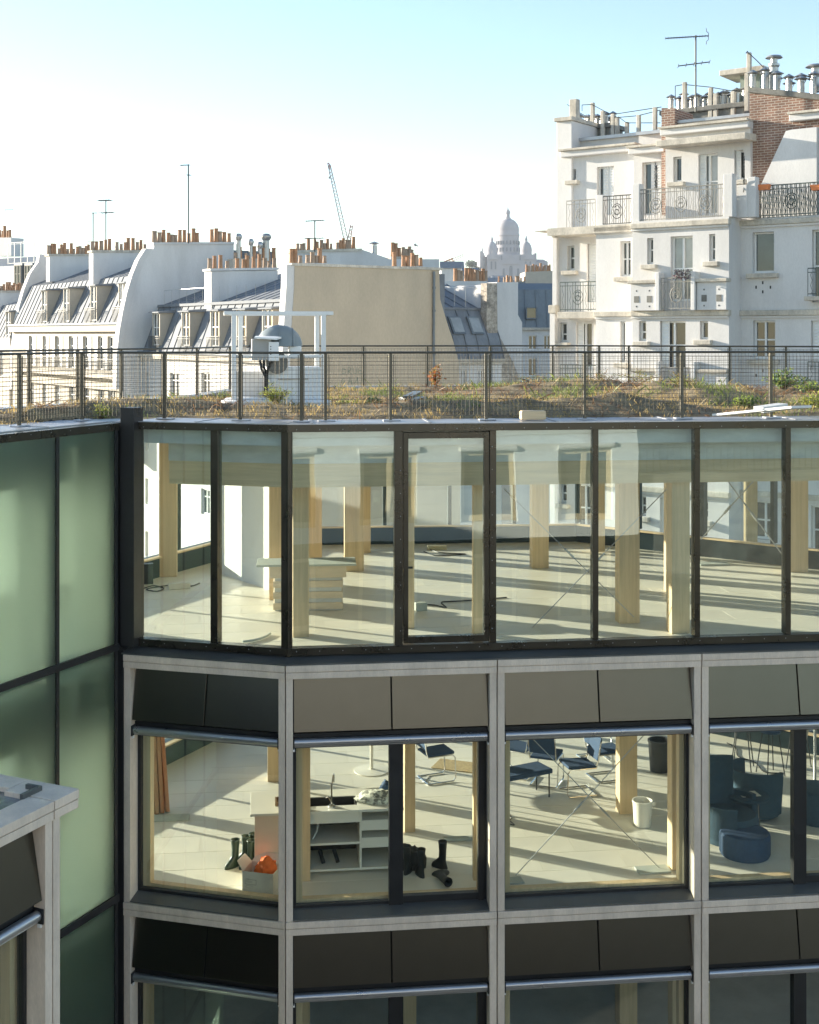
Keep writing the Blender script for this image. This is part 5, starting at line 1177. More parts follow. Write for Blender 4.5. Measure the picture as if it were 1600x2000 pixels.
fbox((492, 662, 530, 704), 0.18, 0.50, 'motor_box', M('light_grey_box', (0.36,0.36,0.35), 0.5, var=0.05), bevel=0.01)
fbox((525, 668, 545, 705), 0.30, 0.56, 'switch_box', mt['white'], bevel=0.008)
for i in range(4): fbox((528, 676+i*5, 530, 678+i*5), 0.56, 0.563, 'switch', mt['black'])
MB().hexa([fp(497,661,0.6), fp(540,664,0.6), fp(555,660,0.1), fp(500,660,0.1), fp(497,658,0.6), fp(540,661,0.6), fp(555,656,0.1), fp(500,656,0.1)]).build('rain_cover', mt['white'], fan)
q = MB(); c2 = fp(540, 708, 0.1)
q_v = []
q.tube(c2 - FF.n*0.22, c2 + FF.n*0.22, 0.17, 20); q.build('impeller_housing', mt['ledge'], fan, smooth=True)
q = MB()
for a, b in (((508, 704), (520, 738)), ((516, 704), (521, 730)), ((532, 705), (521, 735))): q.path([fp(*a, 0.35), fp((a[0]+b[0])/2-3, (a[1]+b[1])/2, 0.38), fp(*b, 0.32)], 0.022, 6)
q.tube(fp(520, 728, 0.32), fp(519, 770, 0.32), 0.035, 8); q.build('cable_duct', mt['black'], fan)
fbox((453, 726, 522, 800), -0.5, -0.05, 'base_block', mt['render'], bevel=0.01); fbox((521, 717, 627, 800), -0.35, 0.25, 'base_block', mt['white'], bevel=0.01)
fbox((543, 739, 602, 742), 0.251, 0.27, 'vent_slot', mt['stain'])
q = MB(); q.lathe(fp(478, 790, 0.25), [(0.36,-0.15),(0.36,0.06),(0.30,0.10),(0.02,0.12)], 24); q.build('skylight_disc', mt['white'], fan, smooth=True)
q = MB(); q.lathe(fp(612, 790, 0.3), [(0.28,-0.15),(0.28,0.05),(0.22,0.09),(0.02,0.11)], 24); q.build('skylight_disc', mt['white'], fan, smooth=True)
wf = thing('white_frame', 'white painted steel frame standing round the extractor fan', 'frame', W(545, 800, YF))
zt = fp(545, 615, 0.5)[2]; zb = -1.19; u0, u1 = FF.px(457, 700, 0.45)[0], FF.px(632, 700, 0.45)[0]
for u, n in ((u0, 0.45), (u1, 0.45), (u0+0.12, -0.55), (u1-0.02, -0.55)):
    MB().box(FF, u-0.035, u+0.035, n-0.035, n+0.035, zb, zt).build('leg', mt['white'], wf, bevel=0.004)
for n in (0.45, -0.55):
    MB().box(FF, u0-0.15, u1+0.15, n-0.04, n+0.04, zt, zt+0.055).build('top_bar', mt['white'], wf, bevel=0.004)
    MB().box(FF, u0+0.036, u1-0.036, n-0.02, n+0.02, -0.37, -0.33).build('middle_bar', mt['white'], wf)
for u in (u0-0.1, u1+0.1): MB().box(FF, u-0.04, u+0.04, -0.509, 0.409, zt+0.001, zt+0.05).build('top_bar', mt['white'], wf, bevel=0.004)
# ------------------------------------------------------------------ far things: hill, basilica, cranes
mt['far'] = M('pale_travertine', (0.33, 0.315, 0.335), 0.9, var=0.08, scale=0.05, fine=0.03, bscale=0.3)
mt['fard'] = M('travertine_shadow_lead', (0.16, 0.17, 0.19), 0.9, var=0.08, scale=0.05, fine=0.0)
YB = 1400.0; PM = YB/F
bas = thing('domed_basilica', 'pale domed basilica on the distant hill', 'church', W(997, 548, YB))
def bz(y): return -(y-HY)*PM
def bx_(x): return (x-HX)*PM
def dome(x, prof, y0=0.0, name='dome', k=24):
    c = Vector((bx_(x), YB + y0, 0)); q = MB(); q.lathe(c, [(r*PM*1.16, bz(y)) for r, y in prof], k); return q.build(name, mt['far'], bas, smooth=True)
dm = dome(997.5, [(26,512),(25,500),(23,494),(21.5,492),(21,480),(20.5,474),(19.4,473),(19.4,457),(20.4,456),(20.4,452),(19.2,450),(19.6,444),(19.0,438),(17.2,432),(14,427),(9.5,423),(5.4,421)], 40)
dome(997.5, [(5.4,421),(5.4,418.5),(3.6,418),(3.4,411),(4.6,410),(4.4,408),(3.4,404.5),(1.2,402),(0.9,399),(0.3,396.5)], 40, 'lantern', 12)
for i in range(20):                             # arcade in the drum
    a = 2*math.pi*(i+.5)/20; c = Vector((bx_(997.5) + 23.4*PM*math.cos(a), YB+40 + 23.4*PM*math.sin(a), 0)); d = Vector((math.cos(a), math.sin(a), 0)); t_ = Vector((-d.y, d.x, 0))
    MB().hexa([c + t_*s1*0.9 + d*n + Vector((0,0,z)) for z in (bz(488), bz(480)) for s1, n in ((-1,-0.4),(1,-0.4),(1,0.9),(-1,0.9))]).build('arcade_window', mt['fard'], dm)
    MB().hexa([c + t_*s1*0.7 + d*n + Vector((0,0,z)) for z in (bz(474), bz(466)) for s1, n in ((-1,-0.6),(1,-0.6),(1,0.5),(-1,0.5))]).build('arcade_window', mt['fard'], dm)
for x, dy, yo in ((963, 0, 18), (1031, 0, 18), (948, 16, 60), (1044, 20, 70)):
    sc_ = 1.0 if dy == 0 else 0.6
    sp_ = [(10.5,515),(10.5,500+dy),(9.6,498+dy),(9.6,488+dy),(9.9,487+dy),(9.4,482+dy),(7.8,476+dy),(5,471.5+dy),(2.4,469.5+dy),(2.2,466+dy),(2.4,465+dy),(1.4,462+dy),(0.4,457+dy)]
    dome(x, [(r*sc_, y) for r, y in sp_], yo, 'side_dome', 16)
def bbox(x0, y0, x1, y1, d0, d1, name='wall', m='far'): return MB().abox(bx_(x0), bx_(x1), YB+d0, YB+d1, bz(y1), bz(y0)).build(name, mt[m], bas)
bbox(952, 497, 1044, 560, 0, 90); bbox(939, 500, 952, 560, 10, 80, 'aisle'); bbox(1044, 508, 1076, 560, 30, 140, 'nave')
bbox(938, 490, 943, 530, 4, 12, 'turret'); bbox(1044, 494, 1049, 540, 4, 14, 'turret')
for x0, x1, yt, yb_ in ((980, 1016, 503, 516), (952, 974, 496, 507), (1022, 1044, 496, 507)):
    MB().prism([Vector((bx_(x0), YB-2, bz(yb_))), Vector((bx_(x1), YB-2, bz(yb_))), Vector((bx_((x0+x1)/2), YB-2, bz(yt-6)))], (0, 6, 0)).build('gable', mt['far'], bas)
for x, y0, y1, w_ in ((998, 522, 543, 6), (984, 526, 543, 4), (1012, 526, 543, 4), (960, 512, 526, 3), (968, 512, 526, 3), (1027, 512, 526, 3), (1036, 512, 526, 3), (945, 508, 520, 2.5), (980, 500, 508, 2), (1016, 500, 508, 2), (956, 540, 552, 2), (966, 540, 552, 2), (1030, 540, 552, 2), (948, 530, 545, 2)):
    c = Vector((bx_(x), YB-0.5, 0)); w2 = w_*PM/2; q = [Vector((c.x-w2, YB-0.6, bz(y1))), Vector((c.x+w2, YB-0.6, bz(y1)))] + [Vector((c.x + w2*math.cos(t*math.pi/6), YB-0.6, bz(y0) + w2*math.sin(t*math.pi/6))) for t in range(7)]
    MB().prism(q, (0, 2, 0)).build('arched_window', mt['fard'], bas)
for i in range(9):
    x = 1047 + i*3.3; MB().abox(bx_(x), bx_(x+1.4), YB+29.4, YB+31, bz(530), bz(522)).build('arched_window', mt['fard'], bas)
MB().prism([Vector((bx_(1044), YB+30, bz(508))), Vector((bx_(1044), YB+80, bz(498))), Vector((bx_(1044), YB+140, bz(508)))], (32*PM, 0, 0)).build('nave_roof', mt['fard'], bas)
# the hill
hv, hf_ = [], []
hmat = M('wooded_hill', (0.16, 0.17, 0.13), 0.95, var=0.5, scale=0.03, fine=0.1, bscale=0.2, col2=(0.40, 0.38, 0.35))
nxh, nyh = 50, 14
for j in range(nyh):
    for i in range(nxh):
        x = -250 + 700*i/(nxh-1); y = 1150 + 700*j/(nyh-1)
        e = math.exp(-((x-120)/150)**2)*min(1, max(0, (y-1150)/230)); hv.append((x, y, -20 + e*78 + 5*noise.noise((x*.02, y*.02, 1))*e))
for j in range(nyh-1):
    for i in range(nxh-1): a = j*nxh+i; hf_.append((a, a+1, a+nxh+1, a+nxh))
hm = MB(); hm.v, hm.f = hv, hf_; o = hm.build('hill', hmat, fix=False, smooth=True); o['kind'] = 'structure'
# hillside houses below the church
hr = random.Random(21)
ORD = ['first','second','third','fourth','fifth','sixth','seventh','eighth','ninth','tenth','eleventh','twelfth']
for i in range(12):
    x = 888 + i*16.5 + hr.random()*6; yb_ = hr.uniform(541, 556); Y = 1150 + (560-yb_)*5 + hr.random()*30; w_ = hr.uniform(7, 13); hgt = hr.uniform(11, 18)
    p = W(x, yb_, Y); q = MB().abox(p.x-w_/2, p.x+w_/2, Y, Y+9, -20, p.z)
    t = thing('hillside_house', ORD[i] + ' pale distant house from the left below the basilica', 'house', (p.x, Y, -20), group='houses on the far hillside')
    q.build('wall', mt['far'] if hr.random() < .7 else mt['cream'], t)
    MB().prism([Vector((p.x-w_/2, Y-.3, p.z)), Vector((p.x-w_/2, Y+4.5, p.z+3)), Vector((p.x-w_/2, Y+9.3, p.z))], (w_, 0, 0)).build('roof', mt['zinc'] if hr.random() < .6 else mt['fard'], t)
    for k in range(3):
        for r_ in range(2): MB().abox(p.x-w_/2+1+k*w_/3.4, p.x-w_/2+2+k*w_/3.4, Y-0.15, Y+.1, p.z-2.6-r_*3.1, p.z-1-r_*3.1).build('window', mt['pane'], t)
# trees left of the church
tm_ = M('far_foliage', (0.09, 0.10, 0.055), 0.8, var=0.4, scale=0.4, fine=0.0)
for i, (x, y, hpx) in enumerate(((918, 522, 20), (925, 520, 16), (905, 532, 14), (893, 536, 12), (932, 530, 16))):
    base = W(x, y+6, 1180+i*9); h = hpx*0.47; t = thing('hill_tree', ['round bare crowned tree left of the basilica', 'smaller tree touching the basilica turret', 'low tree on hill left of the basilica', 'leftmost low tree beside the orange crane', 'tree at the foot of the basilica turret'][i], 'tree', base, group='trees on the far hill')
    MB().tube(base - Vector((0,0,3)), base + Vector((0,0,h*0.6)), 0.4, 6, 0.15).build('trunk', gm['brown'], t)
    q = MB(); tr = random.Random(i)
    for k in range(500):
        d = Vector((tr.gauss(0,1), tr.gauss(0,1), tr.gauss(0,1))).normalized()*tr.random()**0.4; p = base + Vector((d.x*h*.5, d.y*h*.5, h*0.62 + d.z*h*.42)); e = Vector((tr.uniform(-1,1), tr.uniform(-1,1), tr.uniform(-1,1)))*0.55; f = e.orthogonal().normalized()*0.4
        q.add([p, p+e+f, p+e*2, p+e-f], [(0,1,2,3)])
    q.build('crown', tm_, t, fix=False)
# cranes
def lattice(root, a, b, w0, w1, n, mat, up=Vector((0,1,0)), r=0.06, name='jib'):
    a, b = Vector(a), Vector(b); d = (b-a).normalized(); s1 = d.cross(up).normalized(); s2 = d.cross(s1).normalized(); q = MB(); R_ = []
    for i in range(n+1):
        t = i/n; w_ = w0 + (w1-w0)*t; c = a.lerp(b, t); R_.append([c + s1*w_*x + s2*w_*y for x, y in ((-.5,-.5),(.5,-.5),(.5,.5),(-.5,.5))])
    for i in range(n):
        for k in range(4):
            q.tube(R_[i][k], R_[i+1][k], r, 4); q.tube(R_[i][k], R_[i+1][(k+1) % 4], r*0.6, 3)
    return q.build(name, mat, root)
cm = M('crane_red', (0.34, 0.08, 0.06), 0.6, var=0.3, scale=0.6); cmo = M('crane_orange', (0.6, 0.17, 0.05), 0.6, var=0.1); cmw = M('crane_white', (0.30, 0.22, 0.20), 0.6, var=0.2)
YC = 300
cr = thing('luffing_crane', 'tall red and white luffing crane behind the tan gable', 'crane', W(680, 520, YC))
lattice(cr, W(678, 478, YC), W(643, 322, YC), 1.0, 0.55, 26, cmw, r=0.11)
lattice(cr, W(645, 330, YC), W(641, 318, YC), 0.55, 0.3, 3, cm, r=0.11, name='jib_tip')
lattice(cr, W(680, 480, YC), W(687, 440, YC), 0.8, 0.5, 6, cm, r=0.11, name='a_frame'); MB().tube(W(687, 440, YC), W(643, 326, YC), 0.03, 4).build('stay', mt['galv'], cr)
q = MB().abox(W(676,0,YC).x, W(690,0,YC).x, YC-1.2, YC+1.2, W(0,486,YC).z, W(0,479,YC).z).build('counterweight', mt['zincd'], cr)
lattice(cr, W(681, 600, YC), W(681, 484, YC), 1.4, 1.4, 12, cmw, r=0.08, name='mast'); MB().tube(W(643,322,YC), W(643,345,YC), 0.03, 4).build('hoist_rope', mt['galv'], cr); MB().tube(W(643,345,YC), W(643,349,YC), 0.25, 6).build('hook', mt['galv'], cr)
co = thing('orange_crane', 'small orange crane jib on the skyline left of the basilica', 'crane', W(872, 540, 400))
lattice(co, W(864, 517, 400), W(906, 498, 400), 1.0, 0.6, 9, cmw, r=0.09); lattice(co, W(866, 516, 400), W(886, 507, 400), 1.3, 1.1, 4, cmo, r=0.14, name='jib_root'); lattice(co, W(872, 570, 400), W(872, 514, 400), 1.3, 1.3, 6, cmo, r=0.09, name='mast')
# street of roofs between, filling the gap under the hill
for i, (x0, x1, yt, Y) in enumerate(((862, 905, 524, 330), (905, 934, 538, 300), (934, 1000, 553, 420), (1000, 1085, 556, 520))):
    a, b = W(x0, yt, Y), W(x1, yt, Y); t = thing('skyline_house', ['white house top under the orange crane', 'pale house top right of the orange crane', 'low house top under the left of basilica', 'long low house top under the right of basilica'][i], 'house', (a.x, Y, -20))
    MB().abox(a.x, b.x, Y, Y+12, -20, a.z).build('wall', mt['render'], t); MB().prism([Vector((a.x-.3, Y-.5, a.z)), Vector((a.x-.3, Y+4, a.z+2)), Vector((a.x-.3, Y+12, a.z))], (b.x-a.x+.6, 0, 0)).build('roof', mt['zinc'], t)

# haze
q = MB(); q.abox(-2600, 2600, -450, 3600, -22.0, 165)
hz = bpy.data.materials.new('haze'); hz.use_nodes = True; n_ = hz.node_tree.nodes; n_.clear(); oo = n_.new('ShaderNodeOutputMaterial'); pv = n_.new('ShaderNodeVolumePrincipled')
pv.inputs['Density'].default_value = 0.00011; pv.inputs['Color'].default_value = (0.84, 0.91, 1.0, 1); pv.inputs['Anisotropy'].default_value = 0.0
hz.node_tree.links.new(pv.outputs[0], oo.inputs['Volume'])
o = q.build('haze', hz); o['kind'] = 'stuff'
# ------------------------------------------------------------------ things inside the two upper storeys
Z1, Z2 = FLOORS[0] + 0.001, FLOORS[1] + 0.001
blue = M('navy_upholstery', (0.03, 0.065, 0.13), 0.85, var=0.2, scale=20, fine=0.1, bscale=120, bump=0.2)
teal = M('blue_grey_felt', (0.04, 0.08, 0.115), 0.9, var=0.15, scale=12, fine=0.1, bscale=120, bump=0.2)
chrome = M('chrome', (0.6, 0.6, 0.6), 0.15, metal=1.0, var=0.03, fine=0.0)
rubber = M('black_rubber', (0.016, 0.018, 0.018), 0.45, var=0.3, scale=12, fine=0.05)
bootg = M('green_rubber', (0.022, 0.045, 0.028), 0.35, var=0.3, scale=12, fine=0.05)
card = M('white_cardboard', (0.66, 0.63, 0.55), 0.8, var=0.05, scale=4, fine=0.03)
orange = M('orange_fabric', (0.85, 0.17, 0.03), 0.7, var=0.15, scale=9, fine=0.05)
melam = M('white_melamine', (0.74, 0.71, 0.62), 0.35, var=0.03, scale=2, fine=0.01)
peach = M('plywood_side', (0.72, 0.58, 0.44), 0.5, var=0.05, scale=5)
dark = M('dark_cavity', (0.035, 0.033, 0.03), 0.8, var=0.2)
board = M('grey_board', (0.42, 0.45, 0.40), 0.7, var=0.08, scale=3)

# kitchen island of the lower storey
p0 = flo(492, 1728, Z2); p1 = flo(768, 1728, Z2)
p0 = Vector((-2.12, 17.52, Z2)); KF = Fr((p0.x, p0.y), FB.u); KL = 2.02; H = 0.88
ki = thing('kitchen_island', 'unfinished white kitchen island with open shelves and sink', 'kitchen island', p0)
def kb(u0, u1, n0, n1, z0, z1, name, m, root=None, **k): return MB().box(KF, u0, u1, n0, n1, Z2+z0, Z2+z1).build(name, m, root or ki, **k)
kb(-0.06, 0.72, -0.78, 0.06, H, H+0.035, 'worktop', melam, bevel=0.004)
kb(1.42, KL+0.03, -0.78, 0.06, H, H+0.035, 'worktop', melam, bevel=0.004); kb(0.721, 1.419, -0.78, -0.50, H, H+0.034, 'worktop', melam); kb(0.721, 1.419, -0.14, 0.06, H, H+0.034, 'worktop', melam)
kb(0.0, 0.62, -0.70, 0.0, 0.06, H-0.001, 'end_panel', peach, bevel=0.003)
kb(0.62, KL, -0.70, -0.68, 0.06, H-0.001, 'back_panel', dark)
for u in (0.622, 1.44, KL-0.03): kb(u, u+0.03, -0.679, 0.0, 0.06, H-0.001, 'upright', melam)
for z in (0.06, 0.42): kb(0.653, 1.439, -0.679, -0.01, z, z+0.03, 'shelf', melam)
for z in (0.06, 0.36, 0.60): kb(1.471, KL-0.031, -0.679, -0.01, z, z+0.14 if z > .1 else z+0.03, 'drawer_front', melam)
kb(0.653, 1.439, -0.08, -0.012, H-0.16, H-0.002, 'apron', melam)
for u in (0.72, 1.45, 1.95): kb(u, u+0.05, -0.5, -0.4, 0.0, 0.059, 'foot', rubber)
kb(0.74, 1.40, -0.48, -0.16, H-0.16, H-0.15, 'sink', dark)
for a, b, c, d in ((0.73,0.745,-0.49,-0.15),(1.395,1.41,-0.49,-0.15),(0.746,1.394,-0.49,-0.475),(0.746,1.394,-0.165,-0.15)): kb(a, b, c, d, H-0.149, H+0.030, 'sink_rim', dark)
q = MB(); b = KF.p(1.06, -0.10, Z2+H+0.035); q.tube(b, b + Vector((0,0,0.32)), 0.014, 8); q.path([b + Vector((0,0,0.05)), b + Vector((-0.05,0.04,0.12)), b + Vector((-0.09,0.06,0.10))], 0.010, 6)
q.path([b + Vector((0,0,0.30)), b + Vector((0.02,0.05,0.42)), b + Vector((0.02,0.16,0.40)), b + Vector((0.02,0.18,0.28))], 0.011, 6); q.lathe(b, [(0.05,0),(0.05,0.02),(0.02,0.04)], 12); q.build('tap', chrome, ki, smooth=True)
q = MB(); q.path([KF.p(0.9,-0.3,Z2+0.72), KF.p(0.86,-0.2,Z2+0.55), KF.p(0.80,-0.15,Z2+0.46)], 0.012, 6); q.build('drain_hose', melam, ki)
for u in (0.90, 1.10): 
    t = MB(); t.path([KF.p(u, -0.25, Z2+0.26), KF.p(u+0.05, -0.15, Z2+0.12)], 0.028, 8); o = t.build('pipe_offcut', rubber); tag(o, 'black pipe offcut on lower island shelf, ' + ('left one' if u < 1 else 'right one'), 'pipe', 'pipe offcuts')
q = MB(); q.path([KF.p(1.86, 0.10, Z2+0.0), KF.p(1.94, 0.06, Z2+0.46), KF.p(2.0, 0.02, Z2+0.9)], 0.016, 6); o = q.build('glass_rod', board); tag(o, 'thin pale rod leaning on the kitchen island', 'rod')
# tray and pile on the worktop
q = MB(); f_ = KF
for a, b, c, d in ((0.28,0.62,-0.42,-0.40),(0.28,0.62,-0.22,-0.20),(0.28,0.30,-0.399,-0.221),(0.60,0.62,-0.399,-0.221)): q.box(KF, a, b, c, d, Z2+H+0.036, Z2+H+0.09)
q.box(KF, 0.301, 0.599, -0.399, -0.221, Z2+H+0.036, Z2+H+0.045); o = q.build('wooden_tray', M('brown_tray', (0.20,0.13,0.07), 0.6, var=0.2)); tag(o, 'small brown tray on left end of the kitchen worktop', 'tray')
def lump(name, label, cat, c, rx, ry, rz, mat, seed=0, rough=0.35, nseg=18):
    q = MB(); vs = []; m_ = 9
    for j in range(m_):
        ph = -math.pi/2*0.2 + (math.pi/2*1.2)*j/(m_-1)
        for i in range(nseg):
            a = 2*math.pi*i/nseg; d = Vector((math.cos(a)*math.cos(ph), math.sin(a)*math.cos(ph), max(0, math.sin(ph)))); s_ = 1 + rough*noise.noise(d*2.4 + Vector((seed,seed,0)))
            vs.append(Vector(c) + Vector((d.x*rx*s_, d.y*ry*s_, d.z*rz*s_)))
    q.add(vs, [(j*nseg+i, j*nseg+(i+1) % nseg, (j+1)*nseg+(i+1) % nseg, (j+1)*nseg+i) for j in range(m_-1) for i in range(nseg)] + [tuple(range(nseg))[::-1], tuple(range((m_-1)*nseg, m_*nseg))])
    o = q.build(name, mat, smooth=True); return tag(o, label, cat)
lump('cloth_pile', 'crumpled pale patterned sheet on right end of the kitchen worktop', 'cloth', KF.p(1.72, -0.3, Z2+H+0.03), 0.30, 0.20, 0.13, M('printed_sheet', (0.50,0.50,0.42), 0.8, var=0.6, scale=14, fine=0.1, contrast=3), 3)
lump('dark_bag', 'small dark blue bag behind the crumpled sheet', 'bag', KF.p(1.88, -0.58, Z2+H+0.03), 0.13, 0.11, 0.16, blue, 5)
# archive box with orange vest
BF = Fr((-2.24, 17.16), FA.u); bx0 = thing('archive_box', 'open white cardboard archive box by the angled window', 'box', (-1.8, 17.1, Z2))
for a, b, c, d in ((0,0.44,0,0.006),(0,0.44,-0.34,-0.334),(0,0.006,-0.333,-0.001),(0.434,0.44,-0.333,-0.001)): MB().box(BF, a, b, c, d, Z2, Z2+0.27).build('side', card, bx0)
MB().box(BF, 0.007, 0.433, -0.333, -0.001, Z2, Z2+0.008).build('bottom', card, bx0)
q = MB(); q.hexa([BF.p(0.0,-0.333,Z2+0.27), BF.p(0.006,-0.333,Z2+0.27), BF.p(0.006,-0.001,Z2+0.27), BF.p(0,-0.001,Z2+0.27), BF.p(-0.09,-0.30,Z2+0.38), BF.p(-0.085,-0.30,Z2+0.38), BF.p(-0.085,-0.03,Z2+0.38), BF.p(-0.09,-0.03,Z2+0.38)]); q.build('flap', card, bx0)
q = MB(); q.hexa([BF.p(0,-0.34,Z2+0.27), BF.p(0.44,-0.34,Z2+0.27), BF.p(0.44,-0.334,Z2+0.27), BF.p(0,-0.334,Z2+0.27), BF.p(0.06,-0.44,Z2+0.37), BF.p(0.40,-0.44,Z2+0.37), BF.p(0.40,-0.434,Z2+0.37), BF.p(0.06,-0.434,Z2+0.37)]); q.build('flap', card, bx0)
ink = M('printed_ink', (0.16,0.16,0.14), 0.8, var=0.1)
q = MB()
for a, b, c, d in ((0.04,0.20,0.165,0.169),(0.04,0.20,0.10,0.104),(0.04,0.044,0.1041,0.1649),(0.196,0.20,0.1041,0.1649),(0.05,0.14,0.145,0.148),(0.05,0.14,0.13,0.133),(0.06,0.10,0.172,0.176)): q.box(BF, a, b, 0.0061, 0.0072, Z2+c, Z2+d)
q.build('printed_frame', ink, bx0); q = MB()
for i in range(20):
    a, b = 2*math.pi*i/20, 2*math.pi*(i+1)/20; q.tube(BF.p(0.10+0.055*math.cos(a), 0.0065, Z2+0.07+0.016*math.sin(a)), BF.p(0.10+0.055*math.cos(b), 0.0065, Z2+0.07+0.016*math.sin(b)), 0.0018, 3)
q.build('printed_oval', ink, bx0)
lump('safety_vest', 'crumpled bright orange safety vest in the archive box', 'vest', BF.p(0.27, -0.18, Z2+0.22), 0.15, 0.10, 0.17, orange, 9, 0.45, 22)
# boots
def boot_mesh(mat):
    q = MB(); k = 14; prof = [(0, 0.0, 0.13, 0.047), (0, 0.025, 0.13, 0.047), (0, 0.06, 0.115, 0.045), (-0.02, 0.10, 0.08, 0.045), (-0.045, 0.15, 0.055, 0.045), (-0.05, 0.24, 0.052, 0.050), (-0.05, 0.36, 0.062, 0.060), (-0.05, 0.38, 0.066, 0.064), (-0.05, 0.38, 0.055, 0.053), (-0.05, 0.20, 0.045, 0.042)]
    vs = []
    for cx, z, a, b in prof: vs += [(cx + a*math.cos(2*math.pi*i/k), b*math.sin(2*math.pi*i/k), z) for i in range(k)]
    q.add(vs, [(j*k+i, j*k+(i+1) % k, (j+1)*k+(i+1) % k, (j+1)*k+i) for j in range(len(prof)-1) for i in range(k)] + [tuple(range(k))[::-1]])
    me = q.mesh('rubber_boot'); me.materials.append(mat)
    for p in me.polygons: p.use_smooth = True
    return me
bg_, bk_ = boot_mesh(bootg), boot_mesh(rubber)
def boot(me, loc, rz, label, tilt=0.0, rx=0.0):
    o = obj('rubber_boot', me, None, None, Matrix.Translation(Vector(loc)) @ Matrix.Rotation(rz, 4, 'Z') @ Matrix.Rotation(tilt, 4, 'Y') @ Matrix.Rotation(rx, 4, 'X')); return tag(o, label, 'boot', 'rubber boots')
pb = flo(462, 1695, Z2)
boot(bg_, pb + Vector((-0.06, 0.02, 0)), 3.9, 'dark green rubber boot standing leftmost beside the island')
boot(bg_, pb + Vector((0.06, 0.16, 0)), 3.5, 'dark green rubber boot standing second, just behind leftmost')
boot(bg_, pb + Vector((0.16, 0.0, 0)), 3.6, 'dark green rubber boot standing nearest the archive box')
boot(bg_, pb + Vector((0.18, 0.22, 0)), 4.2, 'dark green rubber boot rearmost against the island panel')
pk = flo(820, 1712, Z2)
boot(bk_, pk + Vector((0.0, 0.05, 0)), 2.0, 'black rubber boot standing upright in the middle window')
boot(bk_, pk + Vector((-0.16, 0.15, 0)), 1.2, 'black rubber boot standing at left of the black boot group')
boot(bk_, pk + Vector((0.28, -0.02, 0.06)), 0.4, 'black rubber boot lying on its side at right of the group', 0.0, 1.5)
boot(bk_, pk + Vector((0.28, 0.30, 0)), 2.6, 'tall black rubber boot standing alone behind the group')
lump('black_bag', 'slumped black bag behind the black boots', 'bag', pk + Vector((-0.12, 0.35, 0)), 0.22, 0.2, 0.28, rubber, 12)
# leaning timber boards at far left
fl_ = flo(312, 1592, Z2)
for i in range(4):
    b = fl_ + Vector((-0.14 + i*0.075, 0.05*i, 0)); top = b + Vector((-0.16 - 0.03*i, 0.5, 2.0)); d = (top-b).normalized(); s_ = Vector((0.9, 0.35, 0)).normalized()*0.03; w_ = s_.cross(d).normalized()*0.09
    o = MB().hexa([b-s_-w_, b+s_-w_, b+s_+w_, b-s_+w_, top-s_-w_, top+s_-w_, top+s_+w_, top-s_+w_]).build('timber_board', M('red_pine_%d' % i, (0.36+0.03*i, 0.19, 0.085), 0.6, var=0.2, scale=9, stretch=(1.5,1.5,0.1)), bevel=0.003)
    tag(o, ['leftmost', 'second', 'third', 'rightmost'][i] + ' reddish timber board leaning inside the angled window', 'board', 'leaning timber boards')
def sheet(label, x, y, z, w, d, rz=0.2, mat=None, th=0.02, name='loose_board', tilt=0.0):
    p = flo(x, y, z); m = Matrix.Translation(p + Vector((0,0,0.003))) @ Matrix.Rotation(rz, 4, 'Z') @ Matrix.Rotation(tilt, 4, 'X')
    o = obj(name, MB().abox(-w/2, w/2, -d/2, d/2, 0, th).mesh(name), mat or board, None, m, bevel=0.002); return tag(o, label, 'board', 'boards on the floors')
sheet('grey glass like sheet on floor under the leaning boards', 335, 1600, Z2, 0.55, 0.18, 0.1, board, 0.03, tilt=0.15)
sheet('thin grey plate on floor by the front timber column', 1275, 1700, Z2, 0.46, 0.24, 0.15, board, 0.02)
sheet('thin grey plate on floor at left of the wide window', 1000, 1722, Z2, 0.3, 0.2, 0.2, board, 0.02)
sheet('flat pale sheet of paper under the blue chair', 800, 1520, Z2, 0.6, 0.35, -0.3, melam, 0.006)
sheet('long grey plate behind the black boots', 900, 1640, Z2, 0.5, 0.12, 0.1, board, 0.03)
sheet('woven beige mat under the chair at top of middle window', 905, 1498, Z2, 1.0, 0.5, -0.35, M('jute_mat', (0.42,0.32,0.17), 0.9, var=0.35, scale=30), 0.012, name='floor_mat')
# table base
tb = thing('pedestal_table', 'white pedestal table foot seen through the middle window', 'table', flo(726, 1505, Z2)); p = flo(726, 1505, Z2)
q = MB(); q.lathe(p, [(0.30,0),(0.30,0.012),(0.05,0.03)], 28); q.build('base_disc', melam, tb, smooth=True); MB().tube(p + Vector((0,0,0.03)), p + Vector((0,0,0.72)), 0.03, 12).build('stem', melam, tb, smooth=True); q = MB(); q.lathe(p + Vector((0,0,0.72)), [(0.45,0),(0.45,0.025)], 32); q.build('table_top', melam, tb)
